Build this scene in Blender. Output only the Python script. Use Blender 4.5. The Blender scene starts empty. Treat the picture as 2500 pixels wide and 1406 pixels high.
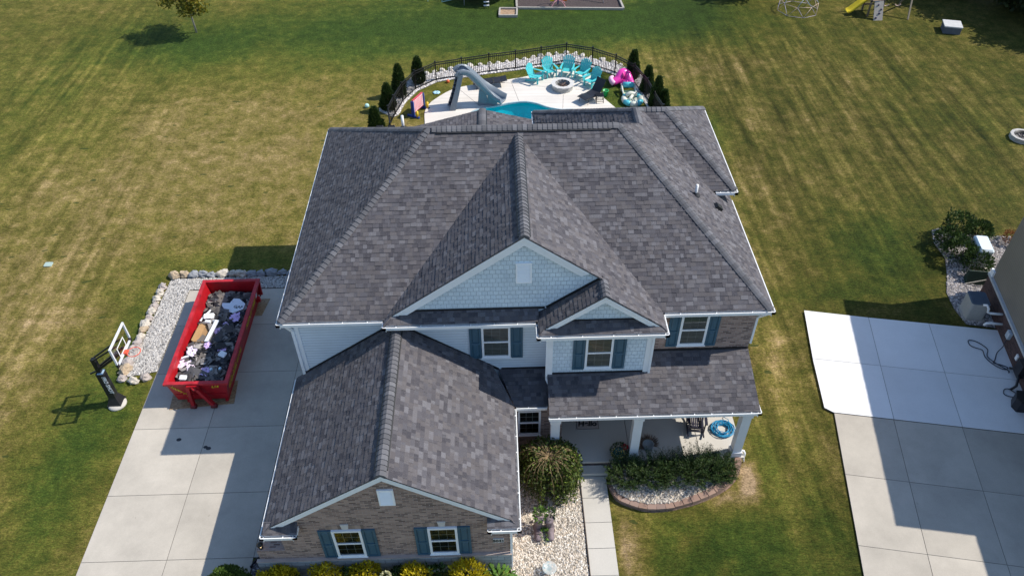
import bpy, math, random
from mathutils import Vector, Matrix, noise as mnoise
from mathutils.geometry import tessellate_polygon
C = bpy.context.scene.collection
R = math.radians
random.seed(7)
# ------------------------------------------------------------------ camera, sky, sun, exposure
scn = bpy.context.scene
cam = bpy.data.cameras.new('camera'); co = bpy.data.objects.new('camera', cam); C.objects.link(co); scn.camera = co
_yaw, _pit, _rol = 0.019, -0.751, -0.013
_f = Vector((math.sin(_yaw)*math.cos(_pit), math.cos(_yaw)*math.cos(_pit), math.sin(_pit)))
_r = Vector((math.cos(_yaw), -math.sin(_yaw), 0)); _u = _r.cross(_f)
_r2 = math.cos(_rol)*_r + math.sin(_rol)*_u; _u2 = -math.sin(_rol)*_r + math.cos(_rol)*_u
m = Matrix.Identity(4)
for i in range(3): m[i][0] = _r2[i]; m[i][1] = _u2[i]; m[i][2] = -_f[i]; m[i][3] = (-0.691, -16.973, 22.769)[i]
co.matrix_world = m
cam.sensor_width = 36; cam.lens = 36*1905.8/2500; cam.clip_end = 3000
SUN = Vector((0.91, 0.125, 1.0)).normalized()
w = bpy.data.worlds.new('World'); scn.world = w; w.use_nodes = True
bg = w.node_tree.nodes['Background']; sky = w.node_tree.nodes.new('ShaderNodeTexSky')
sky.sky_type = 'NISHITA'; sky.sun_disc = False; sky.sun_elevation = math.asin(SUN.z); sky.sun_rotation = math.atan2(SUN.x, SUN.y)
w.node_tree.links.new(sky.outputs[0], bg.inputs[0]); bg.inputs[1].default_value = 0.13
sky.ozone_density = 4.0; sky.dust_density = 0.4; sky.air_density = 1.2
sl = bpy.data.lights.new('sun', 'SUN'); so = bpy.data.objects.new('sun', sl); C.objects.link(so)
sl.energy = 4.2; sl.angle = R(0.53); sl.color = (1.0, 0.94, 0.84); so.rotation_euler = SUN.to_track_quat('Z', 'Y').to_euler()
scn.view_settings.view_transform = 'Standard'; scn.view_settings.look = 'None'; scn.view_settings.exposure = 0.41; scn.view_settings.gamma = 1.0

# ------------------------------------------------------------------ materials
def node_mat(name):
    ma = bpy.data.materials.new(name); ma.use_nodes = True
    nt = ma.node_tree; return ma, nt, nt.nodes, nt.links, nt.nodes['Principled BSDF']
def math_n(nt, op, a, b=None):
    n = nt.nodes.new('ShaderNodeMath'); n.operation = op
    for i, x in enumerate((a, b)):
        if x is None: continue
        if isinstance(x, (int, float)): n.inputs[i].default_value = x
        else: nt.links.new(x, n.inputs[i])
    return n.outputs[0]
def mix_n(nt, f, a, b, bt='MIX'):
    n = nt.nodes.new('ShaderNodeMix'); n.data_type = 'RGBA'; n.blend_type = bt
    for k, x in ((0, f), (6, a), (7, b)):
        if isinstance(x, (int, float)): n.inputs[k].default_value = x
        elif isinstance(x, tuple): n.inputs[k].default_value = (*x, 1) if len(x) == 3 else x
        else: nt.links.new(x, n.inputs[k])
    return n.outputs[2]
def noise_n(nt, vec, scale, detail=4, rough=.6, col=False):
    n = nt.nodes.new('ShaderNodeTexNoise'); n.inputs['Scale'].default_value = scale; n.inputs['Detail'].default_value = detail; n.inputs['Roughness'].default_value = rough
    if vec is not None: nt.links.new(vec, n.inputs['Vector'])
    return n.outputs['Color' if col else 'Fac']
def pos_n(nt): return nt.nodes.new('ShaderNodeNewGeometry').outputs['Position']
def obj_n(nt): return nt.nodes.new('ShaderNodeTexCoord').outputs['Object']
def uv_n(nt): return nt.nodes.new('ShaderNodeUVMap').outputs['UV']
def ramp_n(nt, fac, stops, interp='LINEAR'):
    n = nt.nodes.new('ShaderNodeValToRGB'); n.color_ramp.interpolation = interp
    e = n.color_ramp.elements
    while len(e) < len(stops): e.new(.5)
    for q, (p, c) in zip(e, stops): q.position = p; q.color = (*c, 1) if len(c) == 3 else c
    nt.links.new(fac, n.inputs[0]); return n.outputs[0]
def bump_n(nt, h, dist=.01, strength=1., normal=None):
    n = nt.nodes.new('ShaderNodeBump'); n.inputs['Distance'].default_value = dist; n.inputs['Strength'].default_value = strength
    nt.links.new(h, n.inputs['Height'])
    return n.outputs[0]
_cache = {}
def plain(name, col, rough=.6, var=.12, scale=6., bump=0., metal=0., spec=.4, trans=0.):
    """Painted / moulded surface with faint blotches and grain."""
    if name in _cache: return _cache[name]
    ma, nt, N, L, b = node_mat(name)
    p = obj_n(nt)
    n1 = noise_n(nt, p, scale, 5, .65)
    f = ramp_n(nt, n1, [(.3, (1-var,)*3), (.7, (1+var,)*3)])
    c = mix_n(nt, 1., col, f, 'MULTIPLY'); L.new(c, b.inputs['Base Color'])
    b.inputs['Roughness'].default_value = rough; b.inputs['Metallic'].default_value = metal; b.inputs['Specular IOR Level'].default_value = spec
    if trans: b.inputs['Transmission Weight'].default_value = trans
    if bump: L.new(bump_n(nt, noise_n(nt, p, scale*6, 3), bump), b.inputs['Normal'])
    _cache[name] = ma; return ma
def rnd_island(name, cols, rough=.7, spec=.3, jitter=.15, sheen=False):
    """Colour picked per loose piece (leaf, pebble, block, shingle scrap)."""
    if name in _cache: return _cache[name]
    ma, nt, N, L, b = node_mat(name)
    g = N.new('ShaderNodeNewGeometry'); r = g.outputs['Random Per Island']
    cols = list(cols)*2 if len(cols) == 1 else cols; k = len(cols); c = ramp_n(nt, r, [(i/max(1, k-1), q) for i, q in enumerate(cols)])
    w_ = N.new('ShaderNodeTexWhiteNoise'); w_.noise_dimensions = '1D'; L.new(r, w_.inputs['W'])
    f = ramp_n(nt, w_.outputs['Value'], [(0, (1-jitter,)*3), (1, (1+jitter,)*3)])
    L.new(mix_n(nt, 1., c, f, 'MULTIPLY'), b.inputs['Base Color']); b.inputs['Roughness'].default_value = rough; b.inputs['Specular IOR Level'].default_value = spec
    _cache[name] = ma; return ma
def leaf_mat(name, cols, trans=.25):
    if name in _cache: return _cache[name]
    ma = rnd_island(name, cols, .55, .3, .3); nt = ma.node_tree; N = nt.nodes; L = nt.links; b = N['Principled BSDF']
    t = N.new('ShaderNodeBsdfTranslucent'); ms = N.new('ShaderNodeMixShader'); ms.inputs[0].default_value = trans
    src = b.inputs['Base Color'].links[0].from_socket
    L.new(src, t.inputs['Color']); L.new(b.outputs[0], ms.inputs[1]); L.new(t.outputs[0], ms.inputs[2]); L.new(ms.outputs[0], N['Material Output'].inputs[0])
    return ma
def make_shingle():
    ma, nt, N, L, b = node_mat('asphalt_shingle')
    n = N.new('ShaderNodeTexWhiteNoise'); n.noise_dimensions = '2D'; L.new(uv_n(nt), n.inputs['Vector'])
    p = pos_n(nt)
    col = ramp_n(nt, n.outputs['Value'], [(0, (.056, .053, .061)), (.13, (.077, .072, .080)), (.30, (.098, .089, .092)), (.48, (.090, .086, .096)), (.66, (.116, .106, .109)), (.80, (.130, .123, .131)), (.92, (.150, .145, .156))], 'CONSTANT')
    g1 = ramp_n(nt, noise_n(nt, p, 55, 3, .7), [(.3, (.82,)*3), (.7, (1.18,)*3)])
    g2 = ramp_n(nt, noise_n(nt, p, .5, 5, .65), [(.3, (.95,)*3), (.7, (1.05,)*3)])
    mp = N.new('ShaderNodeMapping'); mp.inputs['Scale'].default_value = (2.2, .35, .35); L.new(p, mp.inputs[0])
    g3 = ramp_n(nt, noise_n(nt, mp.outputs[0], 1., 4, .6), [(.35, (.96,)*3), (.7, (1.03,)*3)])
    col = mix_n(nt, 1., mix_n(nt, 1., mix_n(nt, 1., col, g1, 'MULTIPLY'), g2, 'MULTIPLY'), g3, 'MULTIPLY')
    L.new(col, b.inputs['Base Color']); b.inputs['Roughness'].default_value = .92; b.inputs['Specular IOR Level'].default_value = .25
    L.new(bump_n(nt, noise_n(nt, p, 80, 2), .003, .8), b.inputs['Normal'])
    return ma
EXPO = .142
M_SH = make_shingle()
M_CAP = rnd_island('shingle_cap', [(.092, .092, .100), (.112, .111, .120), (.14, .139, .150)], .92, .25, .08)
def brick_mat(name, c1, c2, mortar, bw=.21, bh=.072, ms=.01, bump=.006, third=None, sq=.5):
    if name in _cache: return _cache[name]
    ma, nt, N, L, b = node_mat(name)
    br = N.new('ShaderNodeTexBrick'); L.new(uv_n(nt), br.inputs['Vector'])
    br.inputs['Scale'].default_value = 1.; br.inputs['Brick Width'].default_value = bw; br.inputs['Row Height'].default_value = bh
    br.inputs['Mortar Size'].default_value = ms; br.inputs['Mortar Smooth'].default_value = .1; br.inputs['Bias'].default_value = 0; br.offset = sq
    br.inputs['Color1'].default_value = (0, 0, 0, 1); br.inputs['Color2'].default_value = (1, 1, 1, 1); br.inputs['Mortar'].default_value = (.5, .5, .5, 1)
    stops = [(0, c1), (1, c2)] if third is None else [(0, c1), (.5, third), (1, c2)]
    cr = ramp_n(nt, br.outputs['Color'], stops)
    g = ramp_n(nt, noise_n(nt, uv_n(nt), 25, 4, .7), [(.25, (.78,)*3), (.75, (1.22,)*3)])
    g2 = ramp_n(nt, noise_n(nt, uv_n(nt), .8, 3, .6), [(.25, (.88,)*3), (.75, (1.1,)*3)])
    c = mix_n(nt, br.outputs['Fac'], mix_n(nt, 1., mix_n(nt, 1., cr, g, 'MULTIPLY'), g2, 'MULTIPLY'), mortar)
    L.new(c, b.inputs['Base Color']); b.inputs['Roughness'].default_value = .85; b.inputs['Specular IOR Level'].default_value = .25
    inv = math_n(nt, 'SUBTRACT', 1., br.outputs['Fac']); L.new(bump_n(nt, inv, bump), b.inputs['Normal'])
    _cache[name] = ma; return ma
M_BRICK = brick_mat('brown_brick', (.13, .085, .075), (.44, .31, .255), (.37, .31, .28), third=(.33, .225, .185))
M_STONE = brick_mat('split_face_block', (.34, .36, .38), (.46, .48, .5), (.24, .26, .28), .4, .2, .012, .014)
M_NBRICK = brick_mat('red_brown_brick', (.055, .032, .032), (.12, .068, .060), (.10, .08, .075))
M_SHAKE = brick_mat('shake_siding', (.61, .71, .79), (.68, .78, .85), (.43, .52, .59), .17, .17, .007, .008)
def siding_mat(name, col, lap=.12):
    ma, nt, N, L, b = node_mat(name)
    s = N.new('ShaderNodeSeparateXYZ'); L.new(uv_n(nt), s.inputs[0])
    fr = math_n(nt, 'FRACT', math_n(nt, 'DIVIDE', s.outputs[1], lap))
    line = math_n(nt, 'LESS_THAN', fr, .1)
    g = ramp_n(nt, noise_n(nt, uv_n(nt), 1.2, 4), [(.3, (.94,)*3), (.7, (1.06,)*3)])
    c = mix_n(nt, line, mix_n(nt, 1., col, g, 'MULTIPLY'), tuple(x*.62 for x in col)); L.new(c, b.inputs['Base Color']); b.inputs['Roughness'].default_value = .5
    L.new(bump_n(nt, math_n(nt, 'SUBTRACT', 1., fr), .012), b.inputs['Normal']); return ma
M_SIDE = siding_mat('lap_siding', (.64, .71, .77))
M_TRIM = plain('white_trim', (.84, .86, .88), .45, .04, 2.)
M_GUT = plain('white_gutter', (.84, .84, .83), .4, .04, 3.)
M_GUTIN = plain('gutter_trough', (.42, .44, .46), .6, .3, 4.)
M_SOFF = plain('soffit', (.62, .64, .65), .6, .05, 2.)
M_FLASH = plain('black_flashing', (.018, .018, .02), .5, .2, 5.)
M_SHUT = plain('slate_blue_shutter', (.050, .115, .165), .5, .08, 4.)
M_BLIND = plain('white_blind_slats', (.34, .35, .34), .6, .06, 4.)
M_DARK = plain('dark_interior', (.012, .013, .014), .8, .2, 3.)
M_BLACK = plain('black_metal', (.012, .012, .013), .45, .2, 8.)
M_BLKPL = plain('black_plastic', (.02, .02, .024), .4, .2, 6.)
M_WHITE = plain('white_plastic', (.82, .82, .82), .4, .03, 5.)
M_PVC = plain('white_pvc', (.80, .80, .79), .4, .04, 5.)
def glass_mat():
    ma, nt, N, L, b = node_mat('window_glass')
    tr = N.new('ShaderNodeBsdfTransparent'); gl = N.new('ShaderNodeBsdfGlossy'); gl.inputs['Roughness'].default_value = .02
    fr = N.new('ShaderNodeFresnel'); fr.inputs['IOR'].default_value = 1.55
    f = math_n(nt, 'ADD', math_n(nt, 'MULTIPLY', fr.outputs[0], 1.0), .02); tr.inputs[0].default_value = (.82, .86, .86, 1)
    ms = N.new('ShaderNodeMixShader'); L.new(f, ms.inputs[0]); L.new(tr.outputs[0], ms.inputs[1]); L.new(gl.outputs[0], ms.inputs[2]); L.new(ms.outputs[0], N['Material Output'].inputs[0])
    return ma
M_GLASS = glass_mat()
def concrete(name, col, stain=.20):
    ma, nt, N, L, b = node_mat(name); p = pos_n(nt)
    r = N.new('ShaderNodeNewGeometry').outputs['Random Per Island']
    base = ramp_n(nt, r, [(0, tuple(x*.90 for x in col)), (1, tuple(x*1.06 for x in col))])
    st = ramp_n(nt, noise_n(nt, p, .55, 6, .68), [(.28, (1-stain,)*3), (.62, (1.03,)*3)])
    gr = ramp_n(nt, noise_n(nt, p, 45, 3, .7), [(.3, (.93,)*3), (.7, (1.07,)*3)])
    c = mix_n(nt, 1., mix_n(nt, 1., base, st, 'MULTIPLY'), gr, 'MULTIPLY')
    sp = math_n(nt, 'GREATER_THAN', noise_n(nt, p, 3.1, 2, .5), .78)
    c = mix_n(nt, math_n(nt, 'MULTIPLY', sp, .35), c, tuple(x*.5 for x in col))
    L.new(c, b.inputs['Base Color']); b.inputs['Roughness'].default_value = .85; b.inputs['Specular IOR Level'].default_value = .25
    L.new(bump_n(nt, noise_n(nt, p, 70, 2), .002), b.inputs['Normal']); return ma
M_CONC = concrete('driveway_concrete', (.47, .425, .36))
M_CONC2 = concrete('porch_concrete', (.50, .47, .42), .08)
M_CONCW = concrete('new_white_concrete', (.74, .73, .72), .07)
M_DECK = concrete('pool_deck_concrete', (.66, .61, .55), .07)
M_JOINT = plain('joint_filler', (.12, .115, .105), .9, .3, 10.)

# ------------------------------------------------------------------ mesh builder
ORG = {}
class MB:
    def __init__(s): s.v = []; s.f = []; s.mi = []; s.uv = {}; s.sm = []
    def face(s, pts, mi=0, uv=None, smooth=False):
        i = len(s.v); s.v += [tuple(p) for p in pts]; s.f.append(tuple(range(i, i+len(pts)))); s.mi.append(mi); s.sm.append(smooth)
        if uv: s.uv[len(s.f)-1] = uv
        return s
    def idx(s, verts, faces, mi=0, smooth=False):
        i = len(s.v); s.v += [tuple(p) for p in verts]
        for f in faces: s.f.append(tuple(i+k for k in f)); s.mi.append(mi); s.sm.append(smooth)
        return s
    def hexa(s, P, mi=0):   # 8 points, bottom 4 then top 4
        return s.idx(P, [(3, 2, 1, 0), (4, 5, 6, 7), (0, 1, 5, 4), (1, 2, 6, 5), (2, 3, 7, 6), (3, 0, 4, 7)], mi)
    def box(s, x0, x1, y0, y1, z0, z1, mi=0):
        x0, x1 = sorted((x0, x1)); y0, y1 = sorted((y0, y1)); z0, z1 = sorted((z0, z1))
        return s.hexa([(x0, y0, z0), (x1, y0, z0), (x1, y1, z0), (x0, y1, z0), (x0, y0, z1), (x1, y0, z1), (x1, y1, z1), (x0, y1, z1)], mi)
    def beam(s, p, q, w, h, up=(0, 0, 1), mi=0):
        p, q = Vector(p), Vector(q); d = (q-p).normalized(); u = Vector(up)
        a = d.cross(u)
        if a.length < 1e-5: a = d.cross(Vector((0, 1, 0)))
        a.normalize(); u = a.cross(d).normalized(); a = a*w/2; u = u*h/2
        return s.hexa([p-a-u, p+a-u, q+a-u, q-a-u, p-a+u, p+a+u, q+a+u, q-a+u], mi)
    def tube(s, pts, r, n=8, mi=0, closed=False, cap=True):
        pts = [Vector(p) for p in pts]; k = len(pts); rs = r if isinstance(r, (list, tuple)) else [r]*k
        up = None; V = []; F = []
        for i in range(k):
            a = pts[(i-1) % k] if (closed or i > 0) else pts[i]; b = pts[(i+1) % k] if (closed or i < k-1) else pts[i]
            d = (b-a).normalized()
            if up is None: up = d.orthogonal().normalized()
            else: up = (up - d*up.dot(d)); up = up.normalized() if up.length > 1e-6 else d.orthogonal().normalized()
            e = d.cross(up)
            for j in range(n): t = 2*math.pi*j/n; V.append(pts[i] + (up*math.cos(t)+e*math.sin(t))*rs[i])
        for i in range(k if closed else k-1):
            for j in range(n):
                A = i*n+j; B = i*n+(j+1) % n; i2 = (i+1) % k; F.append((A, B, i2*n+(j+1) % n, i2*n+j))
        if cap and not closed: F.append(tuple(range(n-1, -1, -1))); F.append(tuple((k-1)*n+j for j in range(n)))
        return s.idx(V, F, mi, True)
    def lathe(s, prof, c=(0, 0, 0), n=24, mi=0, smooth=True):
        V = []; F = []; k = len(prof)
        for r, z in prof:
            for j in range(n): t = 2*math.pi*j/n; V.append((c[0]+r*math.cos(t), c[1]+r*math.sin(t), c[2]+z))
        for i in range(k-1):
            for j in range(n): F.append((i*n+j, i*n+(j+1) % n, (i+1)*n+(j+1) % n, (i+1)*n+j))
        return s.idx(V, F, mi, smooth)
    def prism(s, poly, z0, z1, mi=0, mside=None):
        n = len(poly); V = [(x, y, z0) for x, y in poly]+[(x, y, z1) for x, y in poly]
        a = sum(poly[i][0]*poly[(i+1) % n][1]-poly[(i+1) % n][0]*poly[i][1] for i in range(n))
        t = tessellate_polygon([[Vector((x, y, 0)) for x, y in poly]])
        T = []
        for q in t:
            A, B, D = (poly[k] for k in q); cr = (B[0]-A[0])*(D[1]-A[1])-(B[1]-A[1])*(D[0]-A[0]); T.append(q if cr > 0 else q[::-1])
        s.idx(V, [tuple(n+k for k in q) for q in T]+[tuple(reversed(q)) for q in T], mi)
        s.idx(V, [((i, (i+1) % n, n+(i+1) % n, n+i) if a > 0 else ((i+1) % n, i, n+i, n+(i+1) % n)) for i in range(n)], mi if mside is None else mside); return s
    def blob(s, c, rad, rng, n=8, rough=.25, mi=0, flat=None, smooth=True):
        V = []; F = []; sd = rng.random()*100; m_ = n//2+1
        for i in range(m_+1):
            ph = math.pi*i/m_
            for j in range(n):
                t = 2*math.pi*j/n; d = Vector((math.sin(ph)*math.cos(t), math.sin(ph)*math.sin(t), math.cos(ph)))
                k = 1+rough*mnoise.noise(d*1.7+Vector((sd, 0, sd)))*1.6
                z = d.z*rad[2]*k
                V.append((c[0]+d.x*rad[0]*k, c[1]+d.y*rad[1]*k, c[2]+z))
        for i in range(m_):
            for j in range(n): F.append((i*n+j, (i+1)*n+j, (i+1)*n+(j+1) % n, i*n+(j+1) % n))
        return s.idx(V, F, mi, smooth)
    def build(s, name, mats, parent=None, smooth=None, uv=True):
        me = bpy.data.meshes.new(name); o_ = Vector(ORG.get(parent.name, (0, 0, 0))) if parent else Vector((0, 0, 0))
        me.from_pydata([(p[0]-o_.x, p[1]-o_.y, p[2]-o_.z) for p in s.v], [], s.f)
        mats = mats if isinstance(mats, (list, tuple)) else [mats]
        for q in mats: me.materials.append(q)
        if len(mats) > 1: me.polygons.foreach_set('material_index', s.mi)
        me.polygons.foreach_set('use_smooth', s.sm if smooth is None else [smooth]*len(s.f))
        if uv and len(s.f) < 120000:
            ul = me.uv_layers.new(name='UVMap'); d = [0.0]*(2*len(me.loops)); k = 0
            for fi, f in enumerate(s.f):
                if fi in s.uv:
                    for q in s.uv[fi]: d[k], d[k+1] = q; k += 2
                    continue
                P = [Vector(s.v[i]) for i in f]; n = Vector((0, 0, 0))
                for i in range(len(P)):
                    a, b = P[i], P[(i+1) % len(P)]; n += a.cross(b)
                if n.length > 0: n.normalize()
                if abs(n.z) > .95: t = Vector((1, 0, 0)); bt = Vector((0, 1, 0))
                else: t = Vector((0, 0, 1)).cross(n).normalized(); bt = n.cross(t)
                for p in P: d[k] = p.dot(t); d[k+1] = p.dot(bt); k += 2
            ul.data.foreach_set('uv', d)
        me.update(); o = bpy.data.objects.new(name, me); C.objects.link(o)
        if parent: o.parent = parent; ORG[o.name] = ORG.get(parent.name, (0, 0, 0))
        return o
def thing(name, label, cat, loc=(0, 0, 0), group=None, rz=0.):
    o = bpy.data.objects.new(name, None); C.objects.link(o); o.location = loc; o.rotation_euler = (0, 0, rz); o.empty_display_size = .2
    o['label'] = label; o['category'] = cat
    if group: o['group'] = group
    ORG[o.name] = tuple(loc); return o
def local(name, label, cat, group=None):
    return thing(name, label, cat, (0, 0, 0), group)
def tag(o, label, cat, group=None, kind=None):
    o['label'] = label; o['category'] = cat
    if group: o['group'] = group
    if kind: o['kind'] = kind
    return o
def struct(o, label, cat): o['kind'] = 'structure'; o['label'] = label; o['category'] = cat; return o
def recentre(o):
    """Put a one-mesh thing's origin at its own base."""
    me = o.data; xs = [v.co.x for v in me.vertices]; ys = [v.co.y for v in me.vertices]; zs = [v.co.z for v in me.vertices]
    c = Vector(((min(xs)+max(xs))/2, (min(ys)+max(ys))/2, min(zs))); me.transform(Matrix.Translation(-c)); o.location = c; return o
def copy_tree(o, parent=None):
    c = o.copy(); C.objects.link(c); c.parent = parent
    for ch in list(o.children): copy_tree(ch, c)
    return c
def text_mesh(body, size, name, mat, parent, origin, xdir, ydir, depth=.004, align='LEFT', shear=0., bold=0.):
    cu = bpy.data.curves.new(name, 'FONT'); cu.body = body; cu.size = size; cu.extrude = depth; cu.align_x = align; cu.shear = shear; cu.offset = bold
    o = bpy.data.objects.new(name+'_curve', cu); C.objects.link(o); bpy.context.view_layer.update()
    me = bpy.data.meshes.new_from_object(o.evaluated_get(bpy.context.evaluated_depsgraph_get())); bpy.data.objects.remove(o); bpy.data.curves.remove(cu)
    x = Vector(xdir).normalized(); y = Vector(ydir).normalized(); z = x.cross(y).normalized(); y = z.cross(x)
    mm = Matrix.Identity(4); og = Vector(origin)-Vector(ORG.get(parent.name, (0, 0, 0)))
    for i in range(3): mm[i][0] = x[i]; mm[i][1] = y[i]; mm[i][2] = z[i]; mm[i][3] = og[i]
    me.transform(mm); me.materials.clear(); me.materials.append(mat); me.name = name
    t = bpy.data.objects.new(name, me); C.objects.link(t); t.parent = parent; ORG[t.name] = ORG.get(parent.name, (0, 0, 0)); return t
def clip_half(P, fn):
    out = []
    for i in range(len(P)):
        a, b = P[i], P[(i+1) % len(P)]; fa, fb = fn(a), fn(b)
        if fa >= 0: out.append(a)
        if (fa > 0 > fb) or (fa < 0 < fb): t = fa/(fa-fb); out.append(tuple(a[k]+(b[k]-a[k])*t for k in range(2)))
    return out
TABR = random.Random(99)
def roof_plane(mb, poly, z0, thick=.0095):
    """Shingled slope: courses of single tabs, some standing proud, clipped to the polygon; z0 = eave height (v = 0)."""
    P = [Vector(p) for p in poly]; n = Vector((0, 0, 0))
    for i in range(len(P)): n += P[i].cross(P[(i+1) % len(P)])
    n.normalize()
    if n.z < 0: n = -n; P.reverse()
    t = Vector((0, 0, 1)).cross(n).normalized(); up = n.cross(t); s = up.z
    o = Vector((0, 0, 0)) + n*(P[0].dot(n)); o = o + up*((z0-o.z)/s)
    Q = [((p-o).dot(t), (p-o).dot(up)) for p in P]
    v0 = min(q[1] for q in Q); v1 = max(q[1] for q in Q)
    for k in range(math.floor(v0/EXPO), math.ceil(v1/EXPO)):
        a, b = k*EXPO, (k+1)*EXPO
        S = clip_half(clip_half(Q, lambda q: q[1]-a), lambda q: b-q[1])
        if len(S) < 3: continue
        u0, u1 = min(q[0] for q in S), max(q[0] for q in S); u = u0-.3*TABR.random()
        while u < u1:
            w_ = TABR.choice((.10, .13, .15, .18, .23)); e = u+w_; T = clip_half(clip_half(S, lambda q: q[0]-u), lambda q: e-q[0]); u = e
            if len(T) < 3: continue
            r = .007 if TABR.random() < .5 else 0.; h = (TABR.random()*50, TABR.random()*50); lift = lambda v: .003+r+thick*(b-v)/EXPO
            mb.face([o+t*x+up*y+n*lift(y) for x, y in T], 0, [h]*len(T))
            bot = [q[0] for q in T if q[1] < a+.004]
            if len(bot) >= 2 and max(bot)-min(bot) > 1e-4:
                c0, c1 = min(bot), max(bot); B = o+up*a
                mb.face([B+t*c0, B+t*c1, B+t*c1+n*lift(a), B+t*c0+n*lift(a)], 1, [h]*4)
    mb.face([p-n*.035 for p in reversed(P)], 2)
    for i in range(len(P)):
        a, b = P[i], P[(i+1) % len(P)]; mb.face([a-n*.035, b-n*.035, b+n*.003, a+n*.003], 1, [(.5, .5)]*4)
ROOFM = None
def ridge_caps(parent, a, b, n1, n2, vent=None, w=.15, lift=.03, name='ridge_cap'):
    """Overlapping bent cap shingles from the low end a to the high end b."""
    a, b = Vector(a), Vector(b); d = b-a; Ln = d.length; d.normalize(); n1, n2 = Vector(n1).normalized(), Vector(n2).normalized()
    s1 = n1.cross(d); s1 = s1 if s1.z < 0 else -s1; s2 = n2.cross(d); s2 = s2 if s2.z < 0 else -s2
    if d.z > .05: pass
    if vent: lift = .055
    mb = MB(); up = (n1+n2).normalized(); e = .165; k = max(1, int(Ln/e))
    for i in range(k):
        p = a+d*(i*Ln/k); q = p+d*(Ln/k+.03); hi = lift+.028; lo = lift+.002
        def prof(c, h): return [c+s1*w+n1*(h-.012), c+s1*w*.45+n1*(h+.004), c+up*h, c+s2*w*.45+n2*(h+.004), c+s2*w+n2*(h-.012)]
        A = prof(p, hi); B = prof(q, lo); G = prof(p, -.01)
        mb.idx(A+B+G, [(0, 5, 6, 1), (1, 6, 7, 2), (2, 7, 8, 3), (3, 8, 9, 4), (0, 1, 11, 10), (1, 2, 12, 11), (2, 3, 13, 12), (3, 4, 14, 13), (5, 0, 10, 10), (4, 9, 14, 14)][:8])
    o = mb.build(name, M_CAP, parent)
    if vent:
        va, vb = a+d*vent[0], a+d*vent[1]; vm = MB()
        for s_, n_ in ((s1, n1), (s2, n2)):
            P = [va+s_*(w+.05), va+s_*.02, vb+s_*.02, vb+s_*(w+.05)]; vm.hexa([p+n_*.006 for p in P]+[p+n_*(lift-.002) for p in P])
        vm.build('ridge_vent', M_FLASH, parent)
    return o
def gutter(parent, pts, ins, z, hang=.8, seed=0, w=.11, h=.11):
    """White gutter along the lip line pts (plan); ins = inward plan normal per segment."""
    mb = MB(); rng = random.Random(seed)
    for (a, b), n in zip(zip(pts, pts[1:]), ins):
        a = Vector((*a, z)); b = Vector((*b, z)); n = Vector((*n, 0)); d = (b-a).normalized(); L_ = (b-a).length
        dz = Vector((0, 0, 1))
        mb.hexa([a-dz*h, b-dz*h, b-dz*h+n*.028, a-dz*h+n*.028, a, b, b+n*.028, a+n*.028], 0)
        mb.hexa([a-dz*h+n*.028, b-dz*h+n*.028, b-dz*h+n*w, a-dz*h+n*w, a-dz*(h-.03)+n*.028, b-dz*(h-.03)+n*.028, b-dz*(h-.03)+n*w, a-dz*(h-.03)+n*w], 1)
        mb.hexa([a-dz*(h+.06)+n*w, b-dz*(h+.06)+n*w, b-dz*(h+.06)+n*(w+.02), a-dz*(h+.06)+n*(w+.02), a-dz*.01+n*w, b-dz*.01+n*w, b-dz*.01+n*(w+.02), a-dz*.01+n*(w+.02)], 0)
        for e in (a, b):
            g = d*.012*(1 if e is a else -1); mb.hexa([e-dz*h, e-dz*h+g, e-dz*h+g+n*w, e-dz*h+n*w, e-dz*.005, e-dz*.005+g, e-dz*.005+g+n*w, e-dz*.005+n*w], 0)
        t = hang*.5
        while t < L_-.1:
            p = a+d*t; mb.hexa([p-dz*.03+n*.028, p+d*.028-dz*.03+n*.028, p+d*.028-dz*.03+n*(w+.03), p-dz*.03+n*(w+.03), p+dz*.002+n*.028, p+d*.028+dz*.002+n*.028, p+d*.028+dz*.012+n*(w+.03), p+dz*.012+n*(w+.03)], 0)
            t += hang*(.8+.4*rng.random())
    return mb.build('gutter', [M_GUT, M_GUTIN], parent)
def in_poly(x, y, P):
    c = False; j = len(P)-1
    for i in range(len(P)):
        if (P[i][1] > y) != (P[j][1] > y) and x < (P[j][0]-P[i][0])*(y-P[i][1])/(P[j][1]-P[i][1])+P[i][0]: c = not c
        j = i
    return c
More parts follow.
